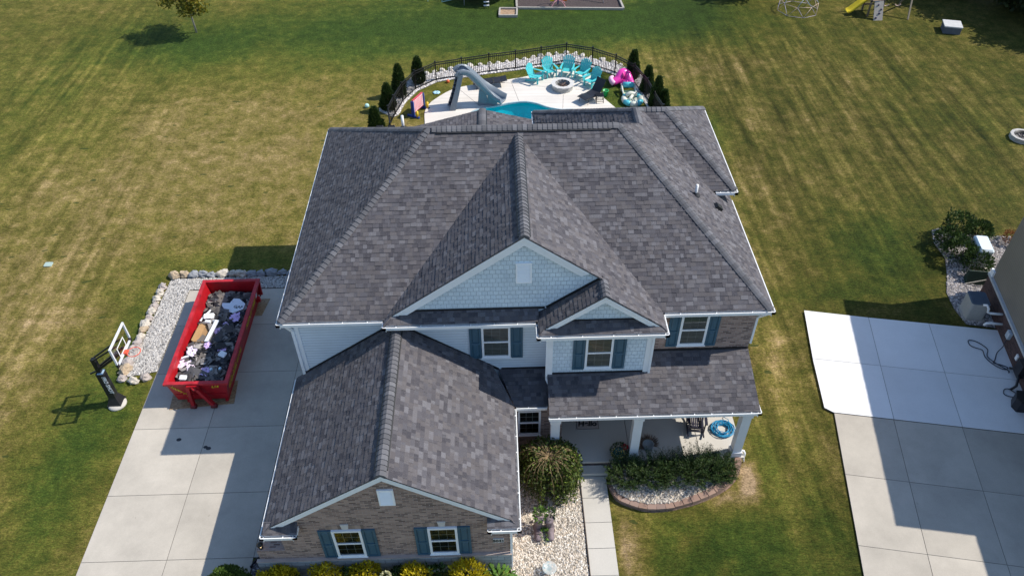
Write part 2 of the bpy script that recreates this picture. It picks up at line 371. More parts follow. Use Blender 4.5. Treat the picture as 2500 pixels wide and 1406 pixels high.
# ------------------------------------------------------------------ ground
PITHOLE = [(-3.6, 14.2), (6.3, 14.2), (6.4, 20.3), (5.7, 22.2), (4.9, 25.0), (3.0, 26.2), (1.1, 25.4), (-1.4, 24.8), (-3.2, 23.8), (-4.2, 22.2), (-4.3, 20.5)]
def lawn():
    ma, nt, N, L, b = node_mat('mown_grass'); p = pos_n(nt)
    at = N.new('ShaderNodeAttribute'); at.attribute_name = 'patch'; sp = N.new('ShaderNodeSeparateColor'); L.new(at.outputs['Color'], sp.inputs[0])
    G, D, S = sp.outputs[0], sp.outputs[1], sp.outputs[2]
    big = noise_n(nt, p, .28, 5, .62); mid = noise_n(nt, p, 1.6, 5, .7); fine = noise_n(nt, p, 9., 4, .75); vf = noise_n(nt, p, 34., 3, .8)
    mp = N.new('ShaderNodeMapping'); mp.inputs['Scale'].default_value = (1.1, .24, 1.); mp.inputs['Rotation'].default_value = (0, 0, R(2)); L.new(p, mp.inputs[0])
    streak = noise_n(nt, mp.outputs[0], 1.15, 4, .62)
    mp2 = N.new('ShaderNodeMapping'); mp2.inputs['Scale'].default_value = (2.4, .11, 1.); mp2.inputs['Rotation'].default_value = (0, 0, R(-1.5)); L.new(p, mp2.inputs[0])
    tracks = noise_n(nt, mp2.outputs[0], .9, 3, .6)
    def add(*a):
        o = a[0]
        for q in a[1:]: o = math_n(nt, 'ADD', o, q)
        return o
    mul = lambda a, k: math_n(nt, 'MULTIPLY', a, k)
    sub = lambda a, k: math_n(nt, 'SUBTRACT', a, k)
    t = add(sub(mul(D, 1.), 0.), mul(sub(G, 0.), -1.), mul(sub(big, .5), .55), mul(sub(mid, .5), .85), mul(sub(fine, .5), .55), math_n(nt, 'MULTIPLY', sub(streak, .5), mul(S, .55)), math_n(nt, 'MULTIPLY', sub(tracks, .5), mul(S, .45)), .5)
    col = ramp_n(nt, t, [(.0, (.044, .080, .012)), (.22, (.078, .106, .016)), (.46, (.130, .127, .023)), (.62, (.194, .160, .040)), (.82, (.30, .22, .090)), (1., (.44, .31, .18))])
    def lum(f, lo, hi, a=.25, b_=.75): return ramp_n(nt, f, [(a, (lo,)*3), (b_, (hi,)*3)])
    mp3 = N.new('ShaderNodeMapping'); mp3.inputs['Scale'].default_value = (1., 2.2, 1.); L.new(p, mp3.inputs[0])
    tuft = noise_n(nt, mp3.outputs[0], 5.2, 5, .78); tuft2 = noise_n(nt, mp3.outputs[0], 14., 4, .8)
    for f in (lum(mid, .78, 1.22, .3, .7), lum(noise_n(nt, p, .85, 4, .6), .84, 1.16, .3, .7), lum(tuft, .50, 1.46, .32, .70), lum(tuft2, .35, 1.65, .30, .72), lum(vf, .6, 1.4)): col = mix_n(nt, 1., col, f, 'MULTIPLY')
    trk = math_n(nt, 'ADD', 1., math_n(nt, 'MULTIPLY', sub(tracks, .5), mul(S, 2.1))); st2 = math_n(nt, 'ADD', 1., math_n(nt, 'MULTIPLY', sub(streak, .5), mul(S, .8)))
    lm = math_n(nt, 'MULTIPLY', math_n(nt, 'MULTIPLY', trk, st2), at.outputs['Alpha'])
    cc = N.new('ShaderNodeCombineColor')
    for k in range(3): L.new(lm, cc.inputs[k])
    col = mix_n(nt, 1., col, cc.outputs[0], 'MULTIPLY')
    # scattered dark weed tufts in the thin dry turf
    wd_ = noise_n(nt, mp3.outputs[0], 1.25, 1, .4); wm = math_n(nt, 'MULTIPLY', math_n(nt, 'GREATER_THAN', math_n(nt, 'ADD', wd_, mul(sub(fine, .5), .10)), .735), math_n(nt, 'GREATER_THAN', D, .08))
    col = mix_n(nt, math_n(nt, 'MULTIPLY', wm, .75), col, (.040, .062, .016))
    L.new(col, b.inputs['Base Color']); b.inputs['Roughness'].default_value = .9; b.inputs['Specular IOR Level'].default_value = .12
    L.new(bump_n(nt, add(mul(tuft, .9), mul(tuft2, .6), mul(vf, .2)), .16, .7), b.inputs['Normal'])
    # (cx, cy, rx, ry, green, dry, stripes)
    PT = [(1, 33.2, 15, 4.0, .50, 0, 0), (5, 32.2, 7, 2.2, .25, 0, 0), (-9, 31, 8, 4.5, .26, 0, 0), (-20, 31.5, 5, 3.5, .42, 0, 0), (-3, 38, 12, 4, .2, 0, 0), (12, 35, 3.5, 3, .5, 0, 0),
          (-17, 20, 9, 8, 0, .14, 0), (-12, 15, 4, 9, 0, .12, 0), (-23, 8, 6, 9, 0, .16, .35), (-26, 26, 6, 12, .10, 0, .9), (-19.3, 10, 2.0, 11, 0, .09, .5), (-17.2, 1, 2.4, 5.5, .10, 0, 0),
          (-15.9, -1.0, 1.1, 4.5, .34, 0, 0), (-14.5, 1.5, .8, 2., .2, 0, 0), (-15.6, 5.5, .6, 4, .22, 0, 0), (-12, 9.5, 4, .8, .25, 0, 0), (-20, -1, 2, 6, 0, .18, .3),
          (10.2, 19.5, 1.3, 3.2, .42, 0, 0), (9.6, 8, 1.8, 12, -.02, .06, .9), (16, 20, 8, 14, -.02, .03, 1.), (24, 22, 9, 13, .02, -.03, .9), (9.2, 0, 1.4, 7, 0, .05, .6), (9.8, -3.5, .5, 4, .3, 0, .4),
          (16.5, 9.5, 2.4, 2.6, .42, 0, 0), (14, 6.6, 3, .7, .3, 0, 0), (6.3, -5.2, 3.4, 2., .46, 0, 0), (8.3, -2.0, .7, 1.2, .2, 0, 0), (3.2, -4.7, .38, 1.8, 0, .75, 0), (3.3, -3.5, .3, .3, .3, 0, 0), (7.5, -2.4, .35, .75, 0, .95, 0), (6.6, -3.05, .5, .25, 0, .6, 0), (5.2, -4.6, .3, .25, 0, .45, 0), (6.1, -5.6, .25, .3, 0, .4, 0), (4.3, -5.3, .2, .3, 0, .5, 0), (5.9, -3.35, 1.5, .3, 0, .25, 0),
          (5, 23.5, 3.2, 2.8, .42, 0, 0), (-4.6, 23.5, 1.6, 2., .12, .05, 0), (-5.8, 20.6, 1, 1.2, 0, .25, 0), (2, 27, 7, .8, .2, 0, 0), (-6, 27.5, 4, 3, 0, .1, 0), (9, 27.5, 5, 3, 0, .12, .4)]
    xs = [-400, -150, -70, -45]+[-34+.5*i for i in range(int(78/.5)+1)]+[60, 100, 180, 400]
    ys = [-300, -90, -40, -20]+[-10+.5*i for i in range(int(58/.5)+1)]+[60, 90, 160, 400]
    V = []; A = []
    for y in ys:
        for x in xs:
            V.append((x, y, 0.)); g_ = d_ = s_ = 0.
            for cx, cy, rx, ry, gg, dd, ss in PT:
                q = ((x-cx)/rx)**2+((y-cy)/ry)**2
                if q < 5: e = math.exp(-q*1.1); g_ += gg*e; d_ += dd*e; s_ += ss*e
            k_ = 1-.35*min(1, max(0, (x-8.2)/4.))*(1-.4*min(1, max(0, (y-27)/6.))); k_ -= .27*math.exp(-((x-6.3)/3.4)**2-((y+5.3)/2.)**2)+.24*math.exp(-((x-10.0)/.6)**2-((y+3.5)/4.5)**2); A += [g_, d_, min(1., s_), k_*(1-.10*min(1, max(0, (y-29)/3)))]  # alpha darkens the right lawn: darker grass plus some vignette put into the colour
    nx = len(xs); inp = [in_poly(v[0], v[1], PITHOLE) for v in V]; F = [q for q in ((j*nx+i, j*nx+i+1, (j+1)*nx+i+1, (j+1)*nx+i) for j in range(len(ys)-1) for i in range(nx-1)) if not all(inp[k] for k in q)]
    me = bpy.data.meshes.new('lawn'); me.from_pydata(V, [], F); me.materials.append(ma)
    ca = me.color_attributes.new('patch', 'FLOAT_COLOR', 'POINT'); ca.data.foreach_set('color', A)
    o = bpy.data.objects.new('lawn', me); C.objects.link(o); struct(o, 'mown lawn, partly green and partly dried to tan, round the houses', 'lawn')
lawn()
def slabs(name, label, polys, mat, z, base=None, zb=None):
    mb = MB()
    for P in polys: mb.prism(P, z-.015, z)
    if base: mb.prism(base, .004, zb if zb else z-.008, 1)
    o = mb.build(name, [mat, M_JOINT]); return struct(o, label, name.replace('_', ' '))
J = .009
def grid_slabs(xs, ys, skip=()):
    out = []
    for i in range(len(xs)-1):
        for j in range(len(ys)-1):
            if (i, j) in skip: continue
            out.append([(xs[i]+J, ys[j]+J), (xs[i+1]-J, ys[j]+J), (xs[i+1]-J, ys[j+1]-J), (xs[i]+J, ys[j+1]-J)])
    return out
slabs('driveway', 'concrete driveway in jointed slabs left of the house', grid_slabs([-14.02, -11.35, -8.65, -7.25], [-14, -10.5, -7.3, -4.64, -2.28, .45, 3.05, 5.62, 7.75], skip=[(2, 0), (2, 1), (2, 2)]), M_CONC, .03,
      [(-14.01, -14), (-8.66, -14), (-8.66, -4.65), (-7.26, -4.65), (-7.26, 7.74), (-14.01, 7.74)])
wk = [(1.84, -2.15), (2.66, -2.15)]
slabs('front_walkway', 'narrow concrete walkway from the porch step towards the street', [[(1.82, b+J), (2.68, b+J), (2.68, a-J), (1.82, a-J)] for a, b in zip([-2.08, -2.9, -3.8, -4.7, -5.6, -6.5, -7.4, -8.3, -9.2, -10.1, -11], [-2.9, -3.8, -4.7, -5.6, -6.5, -7.4, -8.3, -9.2, -10.1, -11, -12])], M_CONC2, .05, [(1.825, -12), (2.675, -12), (2.675, -2.09), (1.825, -2.09)])
# neighbour's driveway, in that lot's own turned frame
NA = R(-10.4); NO = Vector((19.5, 6.45, 0)); nx_ = Vector((math.cos(NA), math.sin(NA), 0)); ny_ = Vector((-math.sin(NA), math.cos(NA), 0))
def nb(x, y, z=0.): return NO+nx_*x+ny_*y+Vector((0, 0, z))
def nbi(p): d = Vector((p[0], p[1], 0))-NO; return (d.dot(nx_), d.dot(ny_))
def nq(P): return [tuple(nb(x, y)[:2]) for x, y in P]
_ax, _by = nbi((11.73, 5.36))
_x1 = nbi((14.2, 4.93))[0]; _x2 = nbi((16.5, 4.55))[0]; _ym = nbi((13.58, 2.47))[1]; _yb = nbi((11.24, .29))[1]
tp = nbi((18.8, 4.17))[1]
slabs('neighbour_parking_pad', 'newer white concrete pad beside the neighbouring house', [nq(q) for q in (
    [(_ax, _ym+J), (_x1-J, _ym+J), (_x1-J, tp), (_ax-.02, tp+.05)], [(_x1+J, _ym+J), (_x2-J, _ym+J), (_x2-J, tp), (_x1+J, tp)], [(_x2+J, _ym+J), (.0, _ym+J), (.0, tp), (_x2+J, tp)],
    [(_ax+.12, _yb+.18), (_ax+.42, _yb+J), (_x1-J, _yb+J), (_x1-J, _ym-J), (_ax, _ym-J)], [(_x1+J, _yb+J), (_x2-J, _yb+J), (_x2-J, _ym-J), (_x1+J, _ym-J)], [(_x2+J, _yb+J), (0., _yb+J), (0., _ym-J), (_x2+J, _ym-J)])], M_CONCW, .085,
    nq([(_ax+.01, tp), (_ax+.01, _ym), (_ax+.13, _yb+.19), (_ax+.43, _yb+.02), (-.01, _yb+.02), (-.01, tp-.01)]), .075)
_xl = _ax+.44
slabs('neighbour_driveway', 'older tan concrete driveway of the neighbouring house', [nq([(a+J, d+J), (b-J, d+J), (b-J, c-J), (a+J, c-J)]) for a, b in ((_xl, _x1), (_x1, _x2), (_x2, 2.6), (2.6, 6.)) for c, d in zip([_yb, _yb-2.62, _yb-5.25, _yb-7.9, _yb-10.5], [_yb-2.62, _yb-5.25, _yb-7.9, _yb-10.5, _yb-13]) if not (a > 1 and c > -9)], M_CONC, .06,
      nq([(_xl+.01, _yb-13), (5.9, _yb-13), (5.9, -10.), (0., -10.), (0, _yb-.02), (_xl+.01, _yb-.02)]), .05)

# ------------------------------------------------------------------ gravel
def gravel(name, label, P, z, n, cols, size, seed, holes=(), zf=None):
    rng = random.Random(seed); base = MB().prism(P, .002 if z < .1 else .02, z)
    o = base.build(name+'_bed', plain(name+'_soil', tuple(x*.45 for x in cols[1]), .95, .3, 6.)); struct(o, label+', bed', 'gravel bed')
    xs = [p[0] for p in P]; ys = [p[1] for p in P]; mb = MB(); k = 0; tries = 0
    U8 = [(1, 0, 0), (0, 1, 0), (-1, 0, 0), (0, -1, 0), (0, 0, 1), (0, 0, -1)]
    F8 = [(0, 1, 4), (1, 2, 4), (2, 3, 4), (3, 0, 4), (1, 0, 5), (2, 1, 5), (3, 2, 5), (0, 3, 5)]
    while k < n and tries < n*6:
        tries += 1; x = rng.uniform(min(xs), max(xs)); y = rng.uniform(min(ys), max(ys))
        if not in_poly(x, y, P) or any(in_poly(x, y, h) for h in holes): continue
        s = size*rng.uniform(.6, 1.35); a = rng.random()*6.28; c_, s_ = math.cos(a), math.sin(a); e = rng.uniform(.6, 1.1); t = rng.uniform(-.3, .3)
        mb.idx([(x+s*(ux*c_*1.15-uy*s_*e), y+s*(ux*s_*1.15+uy*c_*e), z+s*.25+s*(uz*.62+t*ux)) for ux, uy, uz in U8], F8); k += 1
    g = mb.build(name, rnd_island(name+'_stones', cols, .85, .2, .18), uv=False); g['kind'] = 'stuff'; g['label'] = label; g['category'] = 'gravel'
WHITES = [(.30, .26, .21), (.62, .55, .46), (.74, .69, .62), (.52, .42, .31), (.70, .64, .56)]
GREYS = [(.24, .23, .22), (.44, .42, .40), (.60, .58, .55), (.34, .32, .30), (.55, .52, .48)]
gravel('front_gravel', 'cream stone gravel between garage and walkway', [(-.62, -9), (1.78, -9), (1.78, -2.0), (1.2, -1.75), (1.2, -.9), (-.6, -.9)], .05, 9500, WHITES, .036, 1)
gravel('driveway_gravel', 'pale grey gravel strip bending round the driveway corner', [(-15.1, 2.95), (-14.04, 3.2), (-14.04, 7.78), (-7.3, 7.78), (-7.3, 8.5), (-15.0, 8.5)], .04, 7500, GREYS, .038, 2)
BEDC = [(2.83, -1.8), (2.78, -2.55), (2.95, -2.95), (3.35, -3.2), (3.88, -3.37), (4.6, -3.36), (5.3, -3.22), (5.9, -3.02), (6.45, -2.76), (6.85, -2.46), (7.12, -2.1), (7.22, -1.78)]
gravel('planter_gravel', 'white gravel in the raised planter under the dark yews', [(x*.985+.075, y+.1) for x, y in BEDC], .2, 3800, [(.28, .25, .22), (.55, .50, .44), (.66, .60, .53), (.46, .37, .26), (.60, .54, .47)], .034, 3)
FP = [(-6.57, 20.73), (-6.37, 21.84), (-6.04, 23.28), (-5.40, 24.67), (-4.24, 25.70), (-2.70, 26.14), (-1.07, 26.58), (0.53, 26.92), (2.10, 27.32), (3.67, 27.73), (5.21, 27.12), (6.49, 26.12), (7.44, 24.92), (7.92, 23.12), (8.04, 21.97), (8.3, 20.2)]
GO = [(-7.3, 22.3), (-7.32, 22.9), (-6.98, 23.8), (-6.4, 25.45), (-5.74, 25.92), (-4.91, 26.44), (-3.44, 27.00), (-1.07, 27.51), (0.58, 27.97), (2.16, 28.39), (3.74, 28.75), (5.30, 28.05), (6.64, 27.32), (7.75, 26.18), (8.3, 24.79), (8.7, 23.33), (8.85, 21.5), (8.9, 20.)]
gravel('pool_gravel', 'white gravel border following the pool fence', GO+[(8.1, 20.), (7.85, 22), (7.7, 23.1), (7.22, 24.85), (6.38, 25.95), (5.12, 26.95), (3.67, 27.55), (2.1, 27.12), (.53, 26.74), (-1.07, 26.4), (-2.7, 25.96), (-4.2, 25.52), (-5.3, 24.5), (-5.9, 23.2), (-6.2, 21.84), (-6.5, 21.6)], .04, 6500, [(.45, .43, .42), (.72, .68, .66), (.80, .77, .75), (.58, .54, .52), (.75, .72, .70)], .055, 4)
gravel('neighbour_gravel', 'grey gravel bed along the neighbouring house', [(18.05, 4.55), (17.95, 5.4), (18.05, 6.4), (18.55, 7.5), (18.95, 8.6), (18.9, 9.6), (19.15, 10.5), (19.7, 10.75), (20.6, 10.2), (22.9, 9.9), (23.0, 8.6), (19.8, 6.4), (19.15, 4.3)], .03, 4200, [(.22, .20, .20), (.42, .39, .38), (.6, .56, .54), (.34, .29, .28), (.5, .47, .45)], .042, 5)
gravel('corner_gravel', 'dark gravel patch beside the garage pier', [(-8.62, -4.9), (-8.25, -4.6), (-7.4, -4.62), (-7.35, -7), (-8.62, -7)], .04, 900, [(.10, .10, .12), (.2, .2, .22), (.36, .36, .38), (.16, .15, .16)], .03, 6)
def edging(): pass
# ------------------------------------------------------------------ house
HZ = 5.6
H = thing('house', 'two-storey house with grey shingle roof, pale blue siding and brick front', 'house', (0, 5.6, 0))
XL, XR, YB, P0, RY, RZ, RL, RR = -7.676, 7.825, 11.343, .591, 5.6715, 8.952, -3.106, 3.39
PB = 3.216/4.376; PS = 3.352/(XR-RR); PL = 3.352/(RL-XL)
SH3 = [M_SH, M_SH, M_SOFF]
zf = lambda y: HZ+P0*y
zb = lambda y: HZ+P0*(YB-y)
zr = lambda x: HZ+PS*(XR-x)
zl = lambda x: HZ+PL*(x-XL)
g_ = .07   # shingle edge sits this far behind the gutter lip
mb = MB()
roof_plane(mb, [(XL+g_, g_, zf(g_)), (XR-g_, g_, zf(g_)), (RR, RY, RZ), (RL, RY, RZ)], HZ)
roof_plane(mb, [(XL+g_, YB-g_, zl(XL+g_)), (XL+g_, g_, zl(XL+g_)), (RL, RY, RZ)], HZ)
WX, WY = .785, 12.344; WM = (WX+XR)/2; WZ = HZ+PS*(XR-WM); WYR = YB-(WZ-HZ)/P0; WYB = WY-(WZ-HZ)/P0
roof_plane(mb, [(XR-g_, g_, zr(XR-g_)), (XR-g_, WY-g_, zr(XR-g_)), (WM, WYB, WZ), (WM, WYR, WZ), (RR, RY, RZ)], HZ)
roof_plane(mb, [(XR-g_, YB-g_, zb(YB-g_)), (XL+g_, YB-g_, zb(YB-g_)), (RL, RY, RZ), (RR, RY, RZ)], HZ)
zw = lambda x: HZ+PS*(x-WX)
roof_plane(mb, [(WX+g_, WY-g_, zw(WX+g_)), (WX+g_, YB, zw(WX+g_)), (WM, WYR, WZ), (WM, WYB, WZ)], HZ)
roof_plane(mb, [(XR-g_, WY-g_, HZ+P0*g_), (WX+g_, WY-g_, HZ+P0*g_), (WM, WYB, WZ)], HZ)
BX, BY0, BY1, EZ = 7.80, 5.30, 11.15, 6.30; BM = (BY0+BY1)/2; BZ = EZ+P0*(BM-BY0); BXH = BX-(BZ-EZ)/PS; BXI = XR-(BZ-HZ)/PS
zq = lambda y: EZ+P0*(y-BY0)
roof_plane(mb, [(BX-g_, BY0+g_, zq(BY0+g_)), (BXH, BM, BZ), (BXI, BM, BZ), (6.6, BY0+g_, zq(BY0+g_))], EZ)
roof_plane(mb, [(BX-g_, BY0+g_, EZ+PS*g_), (BX-g_, BY1-g_, EZ+PS*g_), (BXH, BM, BZ)], EZ)
roof_plane(mb, [(BX-g_, BY1-g_, EZ+P0*g_), (6.6, BY1-g_, EZ+P0*g_), (BXI, BM, BZ), (BXH, BM, BZ)], EZ)
MR = mb.build('main_roof', SH3, H)
nF = Vector((0, -P0, 1)); nB = Vector((0, P0, 1)); nL = Vector((-PL, 0, 1)); nR = Vector((PS, 0, 1)); nW = Vector((-PS, 0, 1))
ridge_caps(MR, (RL+.25, RY, RZ), (RR-.05, RY, RZ), nF, nB, vent=(.15, 5.95), w=.16)
ridge_caps(MR, (XL+.12, .09, zf(.09)), (RL+.1, RY, RZ), nF, nL); ridge_caps(MR, (XR-.12, .09, zf(.09)), (RR, RY, RZ), nF, nR)
ridge_caps(MR, (XL+.12, YB-.09, zb(YB-.09)), (RL, RY, RZ), nB, nL)
ridge_caps(MR, (WM, WYB, WZ), (WM, WYR, WZ), nW, nR); ridge_caps(MR, (WX+.1, WY-.1, HZ+.06), (WM, WYB, WZ), nW, nB); ridge_caps(MR, (XR-.1, WY-.1, HZ+.06), (WM, WYB, WZ), nR, nB)
ridge_caps(MR, (BX-.1, BY0+.1, EZ+.07), (BXH, BM, BZ), nF, nR); ridge_caps(MR, (BXI, BM, BZ), (BXH, BM, BZ), nF, nB); ridge_caps(MR, (BX-.1, BY1-.1, EZ+.07), (BXH, BM, BZ), nB, nR)
gutter(MR, [(-4.383, 0), (XL, 0), (XL, YB), (WX, YB), (WX, WY)], [(0, 1), (1, 0), (0, -1), (1, 0)], HZ, .9, 1)
gutter(MR, [(4.369, 0), (XR, 0), (XR, BY0+.5)], [(0, 1), (-1, 0)], HZ, .95, 2)
gutter(MR, [(7.0, BY0), (BX, BY0), (BX, BY1)], [(0, 1), (-1, 0)], EZ, .3, 3)
# front gable bay -----------------------------------------------------------
BL, BR_, BYE, GYR, GZ = -4.383, 4.369, -.244, .071, 8.816
BWY, SWY = .2, -.389
SL, SYE, SGY, SZ = .339, -.851, -.621, 7.065; SM = (SL+BR_)/2; PSM = (SZ-HZ)/(SM-SL)
mb = MB(); zg = lambda x: HZ+PB*(BR_-x); zgl = lambda x: HZ+PB*(x-BL); yv = lambda x: PB*(BR_-abs(x))/P0
roof_plane(mb, [(BL+.05, BYE+.05, zgl(BL+.05)), (BL+.30, GYR, zgl(BL+.30)), (0, GYR, GZ), (0, yv(0), GZ), (BL+.05, .06, zgl(BL+.05))], HZ)
roof_plane(mb, [(BR_-.07, GYR, zg(BR_-.07)), (BR_-.07, .09, zg(BR_-.07)), (0, yv(0), GZ), (0, GYR, GZ)], HZ)
roof_plane(mb, [(BR_-.07, SYE+.08, zg(BR_-.07)), (BR_-.07, GYR, zg(BR_-.07)), (SM, GYR, zg(SM)), (SM, SGY, zg(SM)), (BR_-.25, SGY, zg(BR_-.25))], HZ)
zsl = lambda x: HZ+PSM*(x-SL)
roof_plane(mb, [(SL+.07, SYE+.08, zsl(SL+.07)), (SL+.25, SGY, zsl(SL+.25)), (SM, SGY, SZ), (SM, BWY+.1, SZ), (SL+.07, BWY+.1, zsl(SL+.07))], HZ)
zp = lambda y: HZ+P0*(y-BYE)
roof_plane(mb, [(BL+.1, BYE+g_, zp(BYE+g_)), (SL+.1, BYE+g_, zp(BYE+g_)), (SL+.1, BWY+.02, zp(BWY+.02)), (BL+.1+.35, BWY+.02, zp(BWY+.02))], HZ)
zp2 = lambda y: HZ+P0*(y-SYE)
roof_plane(mb, [(SL+.1, SYE+g_, zp2(SYE+g_)), (BR_-.1, SYE+g_, zp2(SYE+g_)), (BR_-.4, SWY+.02, zp2(SWY+.02)), (SL+.4, SWY+.02, zp2(SWY+.02))], HZ)
GR_ = mb.build('gable_roof', SH3, H)
nGl = Vector((-PB, 0, 1)); nGr = Vector((PB, 0, 1))
ridge_caps(GR_, (0, GYR-.02, GZ), (0, yv(0)-.02, GZ), nGl, nGr, vent=(.12, 4.9))
ridge_caps(GR_, (SM, SGY-.02, SZ), (SM, GYR+.02, SZ), nGl, nGr)
gutter(GR_, [(BL, .0), (BL, BYE), (SL, BYE), (SL, SYE), (BR_, SYE), (BR_, .02)], [(1, 0), (0, 1), (1, 0), (0, 1), (-1, 0)], HZ, .85, 4)
mb = MB().box(BL+.45, SL+.3, BWY-.02, BWY-.003, zp(BWY)-.02, zp(BWY)+.07); mb.box(SL+.4, BR_-.4, SWY-.02, SWY-.003, zp2(SWY)-.02, zp2(SWY)+.05)
mb.beam((SL+.35, BWY-.02, zsl(SL+.35)+.05), (SM, BWY-.02, SZ+.05), .02, .09, (0, 0, 1)); mb.build('flashing', M_FLASH, GR_)
def gable_wall(xm, half, pitch, ztop, zlow, y, th=.12):
    xh = (ztop-zlow)/pitch; mb = MB()
    P = [(xm-xh, y, zlow), (xm+xh, y, zlow), (xm, y, ztop)]; Q = [(a, y+th, c) for a, b, c in P]
    mb.face(P); mb.face([Q[1], Q[0], Q[2]]); 
    for i in range(3): mb.face([P[(i+1) % 3], P[i], Q[i], Q[(i+1) % 3]])
    return mb
gable_wall(0, 4.3, PB, GZ-.10, HZ+.1, BWY).build('shake_gable', M_SHAKE, H)
gable_wall(SM, 2, PB, SZ-.10, HZ+.1, SWY).build('shake_gable', M_SHAKE, H)
def rakes(parent, xm, zt, pitch, y, xl, xr, depth=.21, th=.035, ext=.14):
    """Two rake boards with a plumb peak cut, top edge just under the shingles, plus a stepped shadow board."""
    for (w_, yy, t_) in ((depth, y+.055, th), (depth*.42, y+.055-.019, .018)):
        mb = MB()
        for xe in (xl, xr):
            s = 1 if xe > xm else -1; L_ = abs(xe-xm); ze = zt-pitch*L_; wv = w_*math.sqrt(1+pitch*pitch)
            # foot cut: board tapers where it meets the eave
            cut = min(L_*.35, wv/pitch*.55); A = [(xm, zt-.045), (xe, ze-.045), (xe-s*cut, ze+pitch*cut-wv-.03), (xm, zt-wv-.03)]
            if s > 0: A = A[::-1]
            n = len(A); mb.idx([(a, yy, b) for a, b in A]+[(a, yy+t_, b) for a, b in A], [tuple(range(n)), tuple(range(2*n-1, n-1, -1))]+[(i, n+i, n+(i+1) % n, (i+1) % n) for i in range(n)])
        mb.build('rake_board', M_TRIM, parent)
    mb = MB()
    for xe in (xl, xr):
        s = 1 if xe > xm else -1; ze = zt-pitch*abs(xe-xm); a = [(xm, y+th, zt-.1), (xe-s*.15, y+th, ze+pitch*.15-.1), (xe-s*.15, y+ext+th, ze+pitch*.15-.1), (xm, y+ext+th, zt-.1)]
        mb.face(a); mb.face(a[::-1])
    mb.build('rake_soffit', M_SOFF, parent)
rakes(GR_, 0, GZ, PB, GYR-.035, BL+.28, SM-.42, .26)
rakes(GR_, SM, SZ, PB, SGY-.035, SL+.12, BR_-.14, .2, ext=.22)
M_VENT = plain('vent_white', (.93, .94, .95), .4, .02)
def louver(parent, x0, x1, z0, z1, y):
    f = MB(); t = .045
    f.box(x0, x1, y-.05, y, z0, z0+t); f.box(x0, x1, y-.05, y, z1-t, z1); f.box(x0, x0+t, y-.05, y, z0+t, z1-t); f.box(x1-t, x1, y-.05, y, z0+t, z1-t)
    f.box(x0+t, x1-t, y-.006, y-.002, z0+t, z1-t); o = f.build('gable_vent', M_VENT, parent); s = MB(); n = int((z1-z0-2*t)/.055)
    for i in range(n):
        z = z0+t+.055*i; s.hexa([(x0+t, y-.04, z), (x1-t, y-.04, z), (x1-t, y-.005, z+.04), (x0+t, y-.005, z+.04), (x0+t, y-.04, z+.012), (x1-t, y-.04, z+.012), (x1-t, y-.005, z+.052), (x0+t, y-.005, z+.052)])
    s.build('louver_slats', M_VENT, o); return o
louver(H, -.25, .23, 6.96, 7.74, BWY)
# walls -----------------------------------------------------------------------
WXL, WXR, WYF = -7.237, 7.378, .30
mb = MB().box(WXL, 4.0, WYF, YB-.42, 0, HZ-.04); mb.box(BL+.43, 4.0, BWY, WYF, 2.2, HZ+.05); mb.box(4.0, WXR-.01, WYF+.15, YB-.42, 0, HZ-.04); mb.box(WX+.42, WXR-.01, YB-.42, WY-.42, 0, HZ-.04); mb.box(6.3, WXR-.02, BY0+.35, BY1-.42, HZ-.04, EZ-.06)
mb.build('siding_wall', M_SIDE, H)
mb = MB().box(.756, 3.972, SWY, WYF-.02, 2.9, HZ+.02); mb.build('bay_wall', M_SHAKE, H)
mb = MB().box(4.0, WXR, .273, WYF+.15, 0, HZ-.03); mb.box(1.25, 4.0, .273, WYF-.005, .3, 2.9); mb.box(WXR-.004, WXR+.004, .28, BY0+.4, 0, HZ-.04); mb.build('brick_wall', M_BRICK, H)
CB = [(x0, x1, SWY-.025, SWY-.002, 3.2, HZ) for x0, x1 in ((.756-.015, .756+.13), (3.972-.15, 3.972+.015))]+[(3.975, 3.99, SWY-.02, .26, 3.3, HZ), (.738, .752, SWY-.02, BWY, 3.1, HZ), (WXL-.012, WXL+.13, WYF-.022, WYF-.002, 2.0, HZ)]
for q in CB: MB().box(*q).build('corner_board', M_TRIM, H)
for q in ((BL+.42, SL+.4, BWY-.015, BWY-.002, HZ-.25, HZ+.05), (.9, 3.9, SWY-.016, SWY-.003, HZ-.22, HZ)): MB().box(*q).build('frieze_board', M_TRIM, H)
mb = MB().box(XL+.06, XR-.06, .06, .5, HZ-.13, HZ-.10); mb.box(XL+.06, WXL+.05, .5, YB-.1, HZ-.13, HZ-.10); mb.box(WXR-.05, XR-.06, .5, YB, HZ-.13, HZ-.10); mb.box(BL+.06, SL+.3, BYE+.06, .06, HZ-.128, HZ-.10); mb.box(SL+.06, BR_-.06, SYE+.06, BYE+.06, HZ-.128, HZ-.102); mb.box(SL+.3, BR_-.06, BYE+.06, .06, HZ-.128, HZ-.102); mb.build('soffit', M_SOFF, H)
mb = MB().box(WXL, BL+.5, WYF-.03, WYF-.004, 2.5, 2.6)
M_GRL = plain('grille_grey', (.40, .42, .43), .5, .05)
